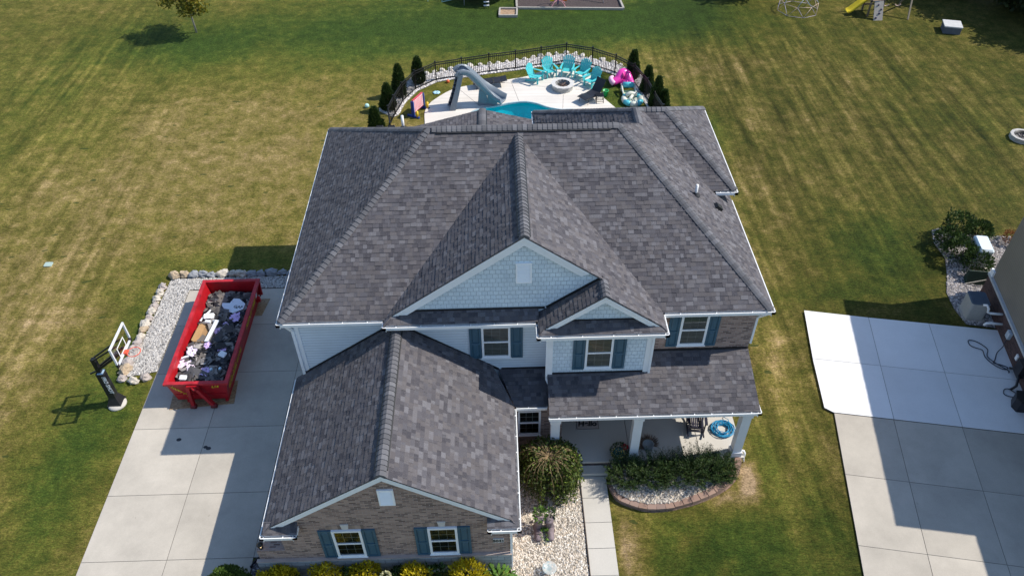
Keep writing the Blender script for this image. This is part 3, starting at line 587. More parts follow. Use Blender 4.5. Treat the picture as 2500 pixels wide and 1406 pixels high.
def window(x0, x1, z0, z1, y, blinds=True, stone=False, cols=3):
    """Double-hung window: frame and meeting rail, muntin grille, glass, slat blinds behind it."""
    t = .07; zm = (z0+z1)/2; f = MB()
    f.box(x0, x1, y-.07, y-.001, z0, z0+t); f.box(x0, x1, y-.07, y-.001, z1-t, z1); f.box(x0, x0+t, y-.07, y-.001, z0+t, z1-t); f.box(x1-t, x1, y-.07, y-.001, z0+t, z1-t); f.box(x0+t, x1-t, y-.062, y-.001, zm-.03, zm+.03)
    f.box(x0-.03, x1+.03, y-.10, y-.072, z0-.035, z0+.0)
    o = f.build('window', M_TRIM, H); g = MB(); wx = (x1-x0-2*t)/cols
    for a, b, yy in ((zm+.03, z1-t, y-.052), (z0+t, zm-.03, y-.046)):
        for i in range(1, cols): g.box(x0+t+wx*i-.006, x0+t+wx*i+.006, yy+.010, yy+.016, a, b)
        for i in range(cols): g.box(x0+t+wx*i+.007, x0+t+wx*(i+1)-.007, yy+.010, yy+.016, (a+b)/2-.007, (a+b)/2+.007)
    g.build('muntin_grille', M_GRL, o)
    p = MB(); p.face([(x0+t, y-.040, z0+t), (x1-t, y-.040, z0+t), (x1-t, y-.040, zm-.03), (x0+t, y-.040, zm-.03)]); p.face([(x0+t, y-.043, zm+.03), (x1-t, y-.043, zm+.03), (x1-t, y-.043, z1-t), (x0+t, y-.043, z1-t)]); p.build('pane', M_GLASS, o)
    b = MB().box(x0+t, x1-t, y-.008, y-.003, z0+t, z1-t); b.build('dark_room', M_DARK, o)
    if blinds:
        s = MB(); n = int((z1-z0-2*t)/.062)
        for i in range(n):
            z = z0+t+.062*i+.01; s.hexa([(x0+t+.01, y-.030, z), (x1-t-.01, y-.030, z), (x1-t-.01, y-.012, z+.008), (x0+t+.01, y-.012, z+.008), (x0+t+.01, y-.030, z+.022), (x1-t-.01, y-.030, z+.022), (x1-t-.01, y-.012, z+.03), (x0+t+.01, y-.012, z+.03)])
        s.build('blind', M_BLIND, o)
    return o
def shutter(x0, x1, z0, z1, y):
    f = MB(); t = .065; zm = z0+(z1-z0)*.47
    f.box(x0, x1, y-.022, y-.002, z0, z1)
    for a, b in ((z0, z0+t), (zm-t/2, zm+t/2), (z1-t, z1)): f.box(x0, x1, y-.048, y-.022, a, b)
    for a, b in ((z0+t, zm-t/2), (zm+t/2, z1-t)):
        f.box(x0, x0+t, y-.048, y-.022, a, b); f.box(x1-t, x1, y-.048, y-.022, a, b)
        A = (x0+t+.02, x1-t-.02, a+.02, b-.02); B = (A[0]+.03, A[1]-.03, A[2]+.03, A[3]-.03)
        f.hexa([(A[0], y-.022, A[2]), (A[1], y-.022, A[2]), (A[1], y-.022, A[3]), (A[0], y-.022, A[3]), (B[0], y-.042, B[2]), (B[1], y-.042, B[2]), (B[1], y-.042, B[3]), (B[0], y-.042, B[3])])
    return f.build('shutter', M_SHUT, H)
window(-1.36, -.44, 3.72, 5.14, BWY); shutter(-1.75, -1.37, 3.66, 5.16, BWY); shutter(-.43, -.04, 3.66, 5.16, BWY)
window(1.91, 2.78, 3.72, 5.14, SWY); shutter(1.52, 1.90, 3.66, 5.16, SWY); shutter(2.79, 3.19, 3.66, 5.16, SWY)
window(4.99, 5.875, 3.97, 5.36, .273); shutter(4.62, 4.985, 3.9, 5.36, .273); shutter(5.88, 6.24, 3.9, 5.36, .273)
MB().box(4.98, 5.89, .20, .27, 3.86, 3.93).build('brick_sill', M_BRICK, H)
# garage ----------------------------------------------------------------------
GL, GRX, GYE, GZE, PG = -7.669, -.298, -5.572, 2.755, .695; GM = (GL+GRX)/2; GTOP = GZE+PG*(GM-GL); GW = -5.2; GRK = -5.33
gzl = lambda x: GZE+PG*(x-GL); gzr = lambda x: GZE+PG*(GRX-x)
mb = MB()
roof_plane(mb, [(GL+g_, GYE+.1, gzl(GL+g_)), (GL+.3, GRK, gzl(GL+.3)), (GM, GRK, GTOP), (GM, .19, GTOP), (-4.2, .19, gzl(-4.2)), (-4.2, .29, gzl(-4.2)), (GL+g_, .29, gzl(GL+g_))], GZE)
CE = -1.246; CS = .22; czf = lambda y: GZE+CS*(y-CE); xvv = GRX-CS*(.19-CE)/PG
roof_plane(mb, [(GRX-g_, GYE+.1, gzr(GRX-g_)), (GRX-g_, CE+.05, gzr(GRX-g_)), (xvv-.3, .19, gzr(xvv-.3)), (GM, .19, GTOP), (GM, GRK, GTOP), (GRX-.3, GRK, gzr(GRX-.3))], GZE)
roof_plane(mb, [(GRX-.05, CE+g_, czf(CE+g_)), (.74, CE+g_, czf(CE+g_)), (.74, .19, czf(.19)), (xvv-.1, .19, czf(.19))], GZE)
gp = lambda y: GZE+P0*(y-GYE)
for a, b in ((GL+.1, -6.62), (-1.26, GRX-.1)): roof_plane(mb, [(a, GYE+g_, gp(GYE+g_)), (b, GYE+g_, gp(GYE+g_)), (b, GW+.02, gp(GW+.02)), (a, GW+.02, gp(GW+.02))], GZE)
GA = mb.build('garage_roof', SH3, H)
nGl2 = Vector((-PG, 0, 1)); nGr2 = Vector((PG, 0, 1))
ridge_caps(GA, (GM, GRK-.02, GTOP), (GM, .18, GTOP), nGl2, nGr2, vent=(.25, 5.4))
gutter(GA, [(-6.62, GW), (-6.62, GYE), (GL, GYE), (GL, .25)], [(-1, 0), (0, 1), (1, 0)], GZE, .75, 5, w=.1)
gutter(GA, [(-1.26, GW), (-1.26, GYE), (GRX, GYE), (GRX, CE), (.70, CE)], [(1, 0), (0, 1), (-1, 0), (0, 1)], GZE, .75, 6, w=.1)
rakes(GA, GM, GTOP, PG, GRK-.035, GL+.22, GRX-.2, .2, ext=.12)
mb = MB().box(xvv, .74, .17, .196, czf(.19)-.02, czf(.19)+.07); mb.beam((xvv-.1, .18, czf(.19)+.02), (GM+.15, .18, GTOP-.06), .03, .08, (0, 0, 1)); mb.beam((GM-.15, .18, GTOP-.06), (-4.4, .18, gzl(-4.4)+.03), .03, .08); mb.beam((-4.5, .28, gzl(-4.5)+.03), (WXL, .28, gzl(WXL)+.03), .03, .08); mb.build('flashing', M_FLASH, GA)
GWL, GWR = -7.271, -.632
mb = MB()
pts = [(GWL, GW, .9), (GWR, GW, .9), (GWR, GW, GZE-.05)]
zz = lambda x: min(GZE+PG*(x-GL), GZE+PG*(GRX-x))-.12
mb.face([(GWL, GW, .9), (GWR, GW, .9), (GWR, GW, zz(GWR)), (GM, GW, zz(GM)), (GWL, GW, zz(GWL))])
mb.face([(GWL, .3, 0), (GWL, GW, 0), (GWL, GW, zz(GWL)), (GWL, .3, zz(GWL))]); mb.face([(GWR, GW, 0), (GWR, -.85, 0), (GWR, -.85, zz(GWR)), (GWR, GW, zz(GWR))])
mb.box(-8.12, GWL-.003, GW+.005, GW+.36, 0, 1.42)
mb.build('garage_brick_wall', M_BRICK, H)
mb = MB().box(-8.2, GWR+.05, GW-.09, GW-.002, 0, .93); mb.build('stone_base', M_STONE, H)
MB().box(-8.2, GWR+.06, GW-.11, GW-.003, .932, .97).build('ledge', plain('pink_ledge', (.42, .34, .30), .8, .1, 5.), H)
window(-5.75, -4.895, 1.06, 2.50, GW, False); shutter(-6.14, -5.755, .99, 2.5, GW); shutter(-4.89, -4.50, .99, 2.5, GW)
window(-2.995, -2.14, 1.06, 2.50, GW, False); shutter(-3.385, -3.0, .99, 2.5, GW); shutter(-2.135, -1.765, .99, 2.5, GW)
for x in (-5.33, -2.57):
    mb = MB().hexa([(x-.085, GW-.03, 2.53), (x+.085, GW-.03, 2.53), (x+.085, GW-.002, 2.53), (x-.085, GW-.002, 2.53), (x-.12, GW-.03, 2.78), (x+.12, GW-.03, 2.78), (x+.12, GW-.002, 2.78), (x-.12, GW-.002, 2.78)]); mb.build('keystone', plain('limestone', (.58, .55, .52), .8, .1, 8.), H)
    for ks_ in (range(-6, -1), range(2, 7)):
        mb = MB()
        for k in ks_: mb.box(x+k*.082-.0405, x+k*.082+.0405, GW-.012, GW-.001, 2.53, 2.72)
        mb.build('soldier_course', rnd_island('soldier_brick', [(.16, .12, .10), (.27, .2, .16), (.36, .27, .22)], .85), H)
    mb = MB()
    for k in range(-5, 6): mb.box(x+k*.082-.0405, x+k*.082+.0405, GW-.05, GW-.002, .975, 1.02)
    mb.build('brick_sill', rnd_island('sill_brick', [(.11, .075, .07), (.17, .115, .1)], .85), H)
louver(H, -4.19, -3.75, 3.75, 4.5, GW)
pq = MB().box(-1.12, -.80, GW-.03, GW-.002, 1.55, 1.76).build('house_number', plain('plaque_stone', (.50, .50, .50), .7, .06, 9.), H)
text_mesh('5041', .17, 'house_number_digits', M_BLKPL, pq, (-.96, GW-.032, 1.595), (1, 0, 0), (0, 0, 1), .004, 'CENTER', bold=.006)
# lantern on the pier
mb = MB().lathe([(.0, .26), (.03, .25), (.09, .19), (.095, .17), (.07, .165)], (-8.0, GW+.1, 1.44), 12); mb.lathe([(.035, 0), (.06, .01), (.06, .03), (.03, .035)], (-8.0, GW+.1, 1.42), 12)
for a in range(4): mb.beam((-8.0+.062*math.cos(a*1.57+.78), GW+.1+.062*math.sin(a*1.57+.78), 1.45), (-8.0+.062*math.cos(a*1.57+.78), GW+.1+.062*math.sin(a*1.57+.78), 1.61), .012, .012)
ln = mb.build('lantern', M_BLACK, H)
em, nt, N, L, b = node_mat('lamp_glow'); b.inputs['Base Color'].default_value = (.8, .6, .35, 1); b.inputs['Emission Color'].default_value = (1, .72, .38, 1); b.inputs['Emission Strength'].default_value = 1.6
MB().lathe([(.0, .0), (.03, .01), (.035, .07), (.0, .1)], (-8.0, GW+.1, 1.47), 10).build('bulb', em, ln)
# downspouts ------------------------------------------------------------------
def spout(pts, n=1, w=.07):
    mb = MB()
    for a, b in zip(pts, pts[1:]): mb.beam(a, b, w, w*.75, (0, 1, .01))
    return mb.build('downspout', M_TRIM, H)
spout([(XL+.25, .08, HZ-.1), (WXL-.06, WYF-.03, HZ-.55), (WXL-.06, WYF-.03, 2.95)], w=.09)
spout([(SL+.16, SYE+.12, HZ-.1), (.70, SWY-.04, HZ-.5), (.70, SWY-.04, 3.25), (.78, SWY-.2, 3.15)])
spout([(BR_-.16, SYE+.1, HZ-.1), (4.02, SWY-.04, HZ-.42), (4.02, SWY-.04, 3.35)])
spout([(XR-.1, .08, HZ-.1), (WXR+.05, .3, HZ-.5), (WXR+.05, .3, 3.9)])
spout([(GRX-.1, GYE+.25, GZE-.1), (GWR+.05, GW-.04, GZE-.35), (GWR+.05, GW-.04, .1)])
# entry volume and porch ------------------------------------------------------
mb = MB().box(GWR, 1.25, -.85, .25, 0, GZE-.08); mb.build('entry_brick_wall', M_BRICK, H)
window(-.25, .52, .9, 2.2, -.85, False)
PX0, PX1, PYE, PZE, PPS = .708, 7.484, -1.824, 2.908, .368
pz_ = lambda y: PZE+PPS*(y-PYE)
mb = MB(); roof_plane(mb, [(PX0+.02, PYE+g_, pz_(PYE+g_)), (PX1-.05, PYE+g_, pz_(PYE+g_)), (PX1-.09, .28, pz_(.28)), (PX0+.02, .28, pz_(.28))], PZE)
PR = mb.build('porch_roof', SH3, H)
gutter(PR, [(PX0, PYE), (PX1, PYE), (PX1-.01, PYE+.55)], [(0, 1), (-1, 0)], PZE, .62, 8)
mb = MB().box(.74, 4.0, SWY-.02, SWY-.003, pz_(SWY)-.02, pz_(SWY)+.07); mb.box(4.0, WXR, .25, .27, pz_(.27)-.02, pz_(.27)+.09); mb.box(3.99, 4.01, SWY, .27, pz_(SWY), pz_(.27)+.07); mb.build('flashing', M_FLASH, PR)
mb = MB().box(PX0+.05, PX1-.05, PYE+.15, PYE+.3, PZE-.30, PZE-.12); mb.box(PX0+.05, PX1-.05, PYE+.16, .26, PZE-.14, PZE-.12); mb.box(PX1-.22, PX1-.07, PYE+.3, .26, PZE-.30, PZE-.14); mb.build('porch_beam', M_TRIM, PR)
PF = .38
mb = MB().box(.78, 3.55, -1.72, .27, PF-.08, PF); mb.box(3.57, 5.95, -1.72, .27, PF-.08, PF); mb.box(5.97, 7.42, -1.72, .27, PF-.08, PF); mb.build('porch_floor', M_CONC2, H)
MB().box(.82, 7.38, -1.66, .26, 0, PF-.085).build('porch_brick_skirt', M_BRICK, H)
MB().box(1.3, 2.75, -2.06, -1.73, 0, .19).build('porch_step', M_CONC2, H)
for x0 in (.80, 3.48, 6.99):
    mb = MB().box(x0, x0+.29, -1.66, -1.37, PF, PZE-.30); mb.box(x0-.035, x0+.325, -1.695, -1.335, PF, PF+.22); mb.box(x0-.03, x0+.32, -1.69, -1.34, PZE-.42, PZE-.302); mb.build('porch_column', plain('column_white', (.70, .72, .74), .5, .03, 2.), H)
mb = MB().tube([(7.34, -1.5, .50), (7.42, -1.55, .52), (7.46, -1.6, .45), (7.45, -1.62, .2), (7.48, -1.66, .05)], .035, 8); mb.build('drain_elbow', M_PVC, H)
MB().box(1.75, 2.7, .255, .272, PF, 2.45).build('front_door', plain('dark_door', (.05, .03, .03), .5, .1, 4.), H)
# rear covered patio
SXL, SXR, SYR, SZA = -4.6, 1.75, 14.3, 4.62; SXM = -1.33; sps = .255
mb = MB(); roof_plane(mb, [(SXL, YB-.4, SZA-sps*(SXM-SXL)), (SXL, SYR, SZA-sps*(SXM-SXL)), (SXM, SYR, SZA), (SXM, YB-.4, SZA)], SZA-sps*(SXM-SXL)); roof_plane(mb, [(SXR, YB-.4, SZA-sps*(SXR-SXM)), (SXR, SYR, SZA-sps*(SXR-SXM)), (SXM, SYR, SZA), (SXM, YB-.4, SZA)], SZA-sps*(SXR-SXM))
PT_ = mb.build('patio_roof', SH3, H); ridge_caps(PT_, (SXM, SYR, SZA), (SXM, YB-.3, SZA), (-sps, 0, 1), (sps, 0, 1), vent=(.1, 2.9))
mb = MB()
for x in (SXL+.4, SXR-.6): mb.box(x, x+.2, SYR-.5, SYR-.3, .06, SZA-.95)
mb.box(SXL+.3, SXR-.3, SYR-.5, SYR-.3, SZA-.95, SZA-.88); mb.build('patio_post', M_TRIM, H)
# roof penetrations
def stack(x, y, z, top, r=.05):
    o = MB().tube([(x, y, z-.1), (x, y, top)], r, 10).build('vent_pipe', M_PVC, MR)
    MB().lathe([(r+.11, -.04), (r+.07, .03), (r+.015, .07), (r+.005, .1)], (x, y, z+.02), 12).build('pipe_boot', M_FLASH, o)
stack(5.95, 4.25, zr(5.95), zr(5.95)+.42); stack(-4.08, 7.75, zb(7.75), zb(7.75)+.52)
def hoodvent(x, y, n, z):
    n = Vector(n).normalized(); dn = Vector((n.x, n.y, 0)).normalized(); up = (n.cross(dn)).cross(n).normalized(); up = -up if up.z < 0 else up; s = n.cross(up); c = Vector((x, y, z)); mb = MB()
    P = lambda a, b, h: c+s*a+up*b+n*h
    mb.hexa([P(-.13, -.13, 0), P(.13, -.13, 0), P(.13, .16, 0), P(-.13, .16, 0), P(-.11, -.15, .11), P(.11, -.15, .11), P(.11, .1, .12), P(-.11, .1, .12)]); mb.hexa([P(-.18, -.1, .0), P(.18, -.1, .0), P(.18, .24, .0), P(-.18, .24, 0), P(-.18, -.1, .014), P(.18, -.1, .014), P(.18, .24, .014), P(-.18, .24, .014)]); mb.build('roof_vent', M_BLACK, MR)
hoodvent(6.83, 4.38, nR, zr(6.83)); hoodvent(-5.1, 8.75, nB, zb(8.75)); hoodvent(-4.62, 8.5, nB, zb(8.5))
# ------------------------------------------------------------------ neighbouring house
NH = thing('neighbour_house', 'beige sided neighbouring house with brick base at the right edge', 'house', tuple(nb(4, -6)))
def nhex(mb, x0, x1, y0, y1, z0, z1, mi=0): return mb.hexa([nb(x0, y0, z0), nb(x1, y0, z0), nb(x1, y1, z0), nb(x0, y1, z0), nb(x0, y0, z1), nb(x1, y0, z1), nb(x1, y1, z1), nb(x0, y1, z1)], mi)
mb = MB(); nhex(mb, 0, 13, -9.75, 0, 0, .95); nhex(mb, 2.4, 13, -17, -9.75, 0, .95); mb.build('brick_wall', M_NBRICK, NH)
mb = MB(); nhex(mb, .06, 12.94, -9.7, -.06, .95, 6.0); nhex(mb, 2.46, 12.94, -17, -9.7, .95, 6.0); mb.build('siding_wall', siding_mat('beige_siding', (.22, .19, .155), .11), NH)
mb = MB(); nhex(mb, -.05, 13.05, -9.8, .05, .952, 1.05); nhex(mb, 2.35, 13.05, -17.05, -9.8, .952, 1.05); mb.build('ledge', plain('grey_ledge', (.45, .46, .47), .7, .06, 4.), NH)
mb = MB(); nhex(mb, -.02, .06, -.25, .02, 1.05, 1.3); mb.build('corner_block', M_TRIM, NH)
mb = MB(); e = .42
def nroof(P, z): roof_plane(mb, [tuple(nb(*p)) for p in P], z)
nroof([(-e, e, 6.1), (-e, -9.75-e, 6.1), (6.5, -6, 10), (6.5, -4, 10)], 6.1); nroof([(-e, e, 6.1), (6.5, -4, 10), (13.4, e, 6.1)], 6.1); nroof([(-e, -9.75-e, 6.1), (13.4, -9.75-e, 6.1), (6.5, -6, 10)], 6.1); nroof([(13.4, e, 6.1), (6.5, -4, 10), (6.5, -6, 10), (13.4, -9.75-e, 6.1)], 6.1)
nroof([(2.4-e, -9, 6.1), (2.4-e, -17.4, 6.1), (7.7, -12, 9.1), (7.7, -9, 9.1)], 6.1); nroof([(13.4, -9, 6.1), (13.4, -17.4, 6.1), (7.7, -12, 9.1), (7.7, -9, 9.1)], 6.1); nroof([(2.4-e, -17.4, 6.1), (13.4, -17.4, 6.1), (7.7, -12, 9.1)], 6.1)
mb.build('roof', SH3, NH)
for pts in ([(.05, -2.15, .75), (-.45, -2.15, .75), (-.55, -2.1, .75), (-.55, -2.05, .9), (-.62, -1.95, .98), (-.72, -1.9, .92)], [(.05, -2.45, .5), (-.45, -2.45, .5), (-.58, -2.45, .48), (-.64, -2.45, .36)]):
    MB().tube([nb(*p) for p in pts], .05, 8).build('vent_pipe', M_PVC, NH)
mb = MB(); nhex(mb, -.12, -.003, -3.35, -3.1, .55, .85); mb.build('hose_bib', plain('bib_grey', (.45, .5, .55), .4, .2, 9.), NH)
mb = MB(); nhex(mb, -.05, -.003, -4.35, -4.2, .45, .68); mb.build('outlet_cover', M_WHITE, NH)
mb = MB(); nhex(mb, -.22, -.003, -5.15, -4.7, .35, .95); mb.tube([nb(-.1, -4.75, .4), nb(-.16, -4.5, .2), nb(-.12, -4.4, .1)], .045, 7); mb.tube([nb(-.16, -5.1, .5), nb(-.3, -5.5, .3), nb(-.45, -5.55, .12)], .05, 7); mb.build('hose_reel', M_BLKPL, NH)
mb = MB(); nhex(mb, -.25, -.003, -6.3, -6.22, .42, .5); mb.build('faucet', M_WHITE, NH)
# air conditioner: rounded-corner cabinet with louvred top
ac = thing('air_conditioner', 'beige air conditioner cabinet with dark slatted top by the brick wall', 'air conditioner', tuple(nb(-.75, -1.45)), rz=NA)
def rrect(hx, hy, r, n=5):
    P = []
    for cx, cy, a0 in ((hx-r, hy-r, 0), (-hx+r, hy-r, 90), (-hx+r, -hy+r, 180), (hx-r, -hy+r, 270)):
        for i in range(n+1): a = R(a0+90*i/n); P.append((cx+r*math.cos(a), cy+r*math.sin(a)))
    return P
ORG[ac.name] = (0, 0, 0)
MB().prism(rrect(.36, .40, .1), .06, .86).build('cabinet', plain('beige_cabinet', (.40, .39, .37), .5, .06, 4.), ac)
mb = MB().prism(rrect(.35, .39, .1), .862, .885)
for i in range(13): y = -.33+.055*i; mb.hexa([(-.31, y, .886), (.31, y, .886), (.31, y+.03, .886), (-.31, y+.03, .886), (-.31, y, .90), (.31, y, .90), (.31, y+.03, .915), (-.31, y+.03, .915)])
mb.build('top_grille', plain('slate_grille', (.10, .13, .17), .5, .1, 5.), ac); MB().box(-.42, .42, -.46, .46, 0, .058).build('pad', M_CONC, ac)
gn = thing('standby_generator', 'pale blue-white standby generator box among dark bushes', 'generator', tuple(nb(.3, 1.95)), rz=NA); ORG[gn.name] = (0, 0, 0)
mb = MB(); P = rrect(.28, .52, .07); mb.prism(P, .1, .95); mb.build('cabinet', plain('generator_grey', (.42, .44, .46), .5, .05, 4.), gn)
mb = MB(); n = len(P); V = [(x*1.06, y*1.04, .952) for x, y in P]+[(x*1.04, y*1.02, 1.02) for x, y in P]+[(x*.85, y*.9, 1.10) for x, y in P]
mb.idx(V, [(i, (i+1) % n, n+(i+1) % n, n+i) for i in range(n)]+[(n+i, n+(i+1) % n, 2*n+(i+1) % n, 2*n+i) for i in range(n)]+[tuple(range(2*n, 3*n))], 0, False)
mb.build('lid', plain('generator_lid', (.62, .70, .76), .4, .04, 4.), gn); MB().box(-.36, .36, -.6, .6, 0, .098).build('pad', M_CONC, gn)
gt = thing('wooden_gate_frame', 'dark green panel with thin pale timber rails behind the neighbouring house', 'panel', tuple(nb(.2, .9)))
mb = MB(); mb.hexa([nb(-.5, .35, .02), nb(.9, .35, .02), nb(.9, .8, .02), nb(-.5, .8, .02), nb(-.5, .55, .62), nb(.9, .55, .62), nb(.9, .6, .62), nb(-.5, .6, .62)]); mb.build('panel', plain('dark_green_panel', (.012, .03, .02), .6, .2, 5.), gt)
for a, b in (((-.55, .30, .1), (.7, .42, .5)), ((-.35, .95, .05), (-.35, .95, .65)), ((.15, 1.0, .05), (.15, 1.0, .65))): MB().beam(nb(*a), nb(*b), .035, .035).build('rail', plain('grey_timber', (.36, .33, .29), .8, .15, 9.), gt)
def bez(P, n=6, closed=False):
    """Catmull-Rom through the points."""
    out = []; k = len(P); V = [Vector(p) for p in P]; g = (lambda i: V[i % k]) if closed else (lambda i: V[max(0, min(k-1, i))])
    for i in range(k if closed else k-1):
        a, b, c, d = g(i-1), g(i), g(i+1), g(i+2)
        for j in range(n):
            t = j/n; out.append(.5*((2*b)+(c-a)*t+(2*a-5*b+4*c-d)*t*t+(3*b-a-3*c+d)*t**3))
    if not closed: out.append(V[-1])
    return out
M_HOSE = plain('dark_hose', (.02, .025, .04), .45, .2, 8.)
o = MB().tube(bez([nb(-.06, -3.22, .6), nb(-.2, -3.5, .3), (18.45, 2.9, .12), (18.2, 2.55, .11), (18.07, 2.40, .12), (18.3, 2.3, .11), (18.5, 2.15, .11), (18.3, 2.05, .13), (18.05, 2.3, .11), (17.9, 2.7, .11), (17.95, 3.05, .12), (17.75, 3.2, .11), (17.6, 3.35, .11), (17.66, 3.6, .11), (17.95, 3.5, .11), (18.16, 3.1, .13), (18.0, 2.75, .11), (18.12, 2.4, .13), (18.45, 2.0, .11), (18.4, 1.9, .11)], 5), .017, 6).build('garden_hose', M_HOSE)
tag(o, 'dark hose lying in figure-eight loops on the white pad', 'hose')
o = MB().tube(bez([(18.0, .72, .12), (17.82, .8, .11), (17.74, .92, .11), (17.85, 1.1, .11), (18.02, 1.12, .11), (18.15, .95, .12), (18.2, .75, .2)], 6), .016, 6).build('power_cable', M_HOSE); tag(o, 'single loop of dark cable beside the black box on the pad', 'cable')
bb = thing('storage_box', 'black box with chamfered end against the neighbouring brick wall', 'box', (18.0, .32, .086), rz=NA); ORG[bb.name] = (0, 0, 0)
mb = MB(); P = [(-.28, -.05), (-.18, -.28), (.7, -.28), (.7, .28), (-.18, .28)]; mb.prism(P, 0, .48); mb.build('body', M_BLKPL, bb); MB().prism([(x*1.03-.01, y*1.04) for x, y in P], .482, .54).build('lid', M_BLACK, bb)
# ------------------------------------------------------------------ plants
def leafquad(mb, p, d, up, l, w):
    d = d.normalized(); s = d.cross(up)
    if s.length < 1e-4: s = d.orthogonal()
    s.normalize(); q = p+d*l
    mb.face([p, p+d*l*.5+s*w*.5, q, p+d*l*.5-s*w*.5])
def rvec(rng):
    while 1:
        v = Vector((rng.uniform(-1, 1), rng.uniform(-1, 1), rng.uniform(-1, 1)))
        if .05 < v.length < 1: return v.normalized()
M_BARK = plain('bark', (.12, .09, .065), .9, .25, 12., .01); M_TWIG = plain('tan_twig', (.22, .155, .08), .85, .2, 10.)
def cone_bush(o, mat, h, r, n, ls, seed, prof=lambda t: (1-t)**.85, spread=.25):
    rng = random.Random(seed); mb = MB(); lumps = [(rng.uniform(0, 6.28), rng.uniform(.05, .9), rng.uniform(.75, 1.15)) for _ in range(14)]
    for _ in range(n):
        t = rng.random()**1.25; a = rng.random()*6.2832; k = 1.
        for la, lt, lk in lumps:
            dd = abs((a-la+math.pi) % (2*math.pi)-math.pi)
            if dd < .7 and abs(t-lt) < .16: k *= lk
        rr = r*prof(t)*k*(1-spread*rng.random()**2)+.02; p = Vector((rr*math.cos(a), rr*math.sin(a), .04+t*h*.97))
        d = Vector((math.cos(a)*.55, math.sin(a)*.55, 1.0))+rvec(rng)*.55; leafquad(mb, p, d, rvec(rng), ls*rng.uniform(.6, 1.4), ls*.42)
    mb.build('foliage', mat, o, uv=False); MB().tube([(0, 0, 0), (0, 0, h*.8)], [.05, .01], 6).build('trunk', M_BARK, o)
def ball_bush(o, mat, rx, ry, h, n, ls, seed, up=.5, lumpy=.22, low=.0):
    rng = random.Random(seed); mb = MB(); sd = Vector((seed*1.7, seed*.3, 0))
    for _ in range(n):
        v = rvec(rng)
        if v.z < -.25 and rng.random() < .7: continue
        k = (1+lumpy*1.6*mnoise.noise(v*2.1+sd))*(1-.35*rng.random()**2); p = Vector((v.x*rx*k, v.y*ry*k, h*.5+v.z*h*.5*k)); p.z = max(p.z, low+.02)
        leafquad(mb, p, v*.8+Vector((0, 0, up))+rvec(rng)*.7, rvec(rng), ls*rng.uniform(.6, 1.35), ls*.55)
    mb.build('foliage', mat, o, uv=False); t = MB()
    for i in range(5): a = i*1.26; t.tube([(0, 0, 0), (rx*.4*math.cos(a), ry*.4*math.sin(a), h*.55)], [.02, .006], 5)
    t.build('stem', M_BARK, o)
DK = [(.012, .026, .010), (.022, .045, .014), (.035, .062, .018)]
M_ARB = leaf_mat('arborvitae_leaf', [(.018, .042, .012), (.036, .072, .018), (.085, .125, .03)], .22); M_YEW = leaf_mat('yew_needle', [(.012, .030, .008), (.028, .056, .013), (.07, .11, .025)], .15)
arb = [(-7.24, 20.1, 1.45, .42, 'partly hidden behind the roof edge at far left'), (-6.78, 22.45, 1.55, .42, 'second nearest at the left of the pool fence'), (-6.25, 24.0, 1.9, .45, 'third along the left pool fence'), (-5.28, 25.45, 1.6, .40, 'at the left corner where the fence starts its long back run'), (7.45, 25.4, 1.75, .40, 'beside the pink pool float'), (8.06, 23.8, 1.55, .36, 'middle one behind the right pool fence'), (8.3, 22.0, 1.85, .40, 'tallest near the house behind the right fence'), (8.62, 21.6, 1.25, .32, 'small one nearest the roof at the right fence')]
for i, (x, y, h, r, s) in enumerate(arb):
    o = thing('arborvitae', 'dark cone-shaped evergreen, '+s, 'evergreen', (x, y, .03), 'arborvitae along the pool fence'); ORG[o.name] = (0, 0, 0); cone_bush(o, M_ARB, h, r, 3600, .15, 20+i, lambda t: (1-t)**.65*min(1., .72+t*2.5), .35)
# yews along the porch: sprays of upright feathery shoots
def yew(o, rx, ry, h, n, seed):
    rng = random.Random(seed); mb = MB(); tw = MB()
    for i in range(n):
        a = rng.random()*6.2832; q = math.sqrt(rng.random()); b = Vector((rx*q*math.cos(a)*.75, ry*q*math.sin(a)*.75, h*.2*rng.random())); d = Vector((math.cos(a)*q*.9+rng.uniform(-.3, .3), math.sin(a)*q*.8+rng.uniform(-.3, .3), rng.uniform(.55, 1.0))).normalized()
        L_ = h*rng.uniform(.65, 1.12)*(1-.25*q); bend = rng.uniform(-.25, .1); m_ = 17
        if i % 4 == 0: tw.tube([b, b+d*L_*.5], [.008, .003], 4)
        for j in range(m_):
            t = .15+.85*j/m_; p = b+d*L_*t+Vector((0, 0, bend*t*t*L_*.4))
            for s in (-1, 1):
                sd = d.cross(Vector((0, 0, 1))); sd = sd.normalized() if sd.length > .01 else Vector((1, 0, 0)); leafquad(mb, p, sd*s*.9+d*.75+rvec(rng)*.45, rvec(rng), .085*(1.2-t*.6)*rng.uniform(.7, 1.3), .019)
    mb.build('foliage', M_YEW, o, uv=False); tw.build('stem', M_BARK, o)
for i, (x, y, rx, ry, h, s) in enumerate([(3.35, -2.3, .55, .5, .75, 'leftmost of the porch row, beside the flower pot'), (4.15, -2.3, .6, .52, .85, 'second from left in the porch row'), (5.0, -2.3, .6, .52, .85, 'third from left in the porch row'), (5.75, -2.25, .6, .52, .98, 'tallest of the porch row, under the rocking chair'), (6.4, -2.2, .45, .42, .72, 'rightmost of the porch row, near the right column')]):
    o = thing('yew_shrub', 'dark feathery yew shrub, '+s, 'shrub', (x, y, .2), 'yew shrubs in front of the porch'); ORG[o.name] = (0, 0, 0); yew(o, rx, ry, h*1.08, 210, 50+i)
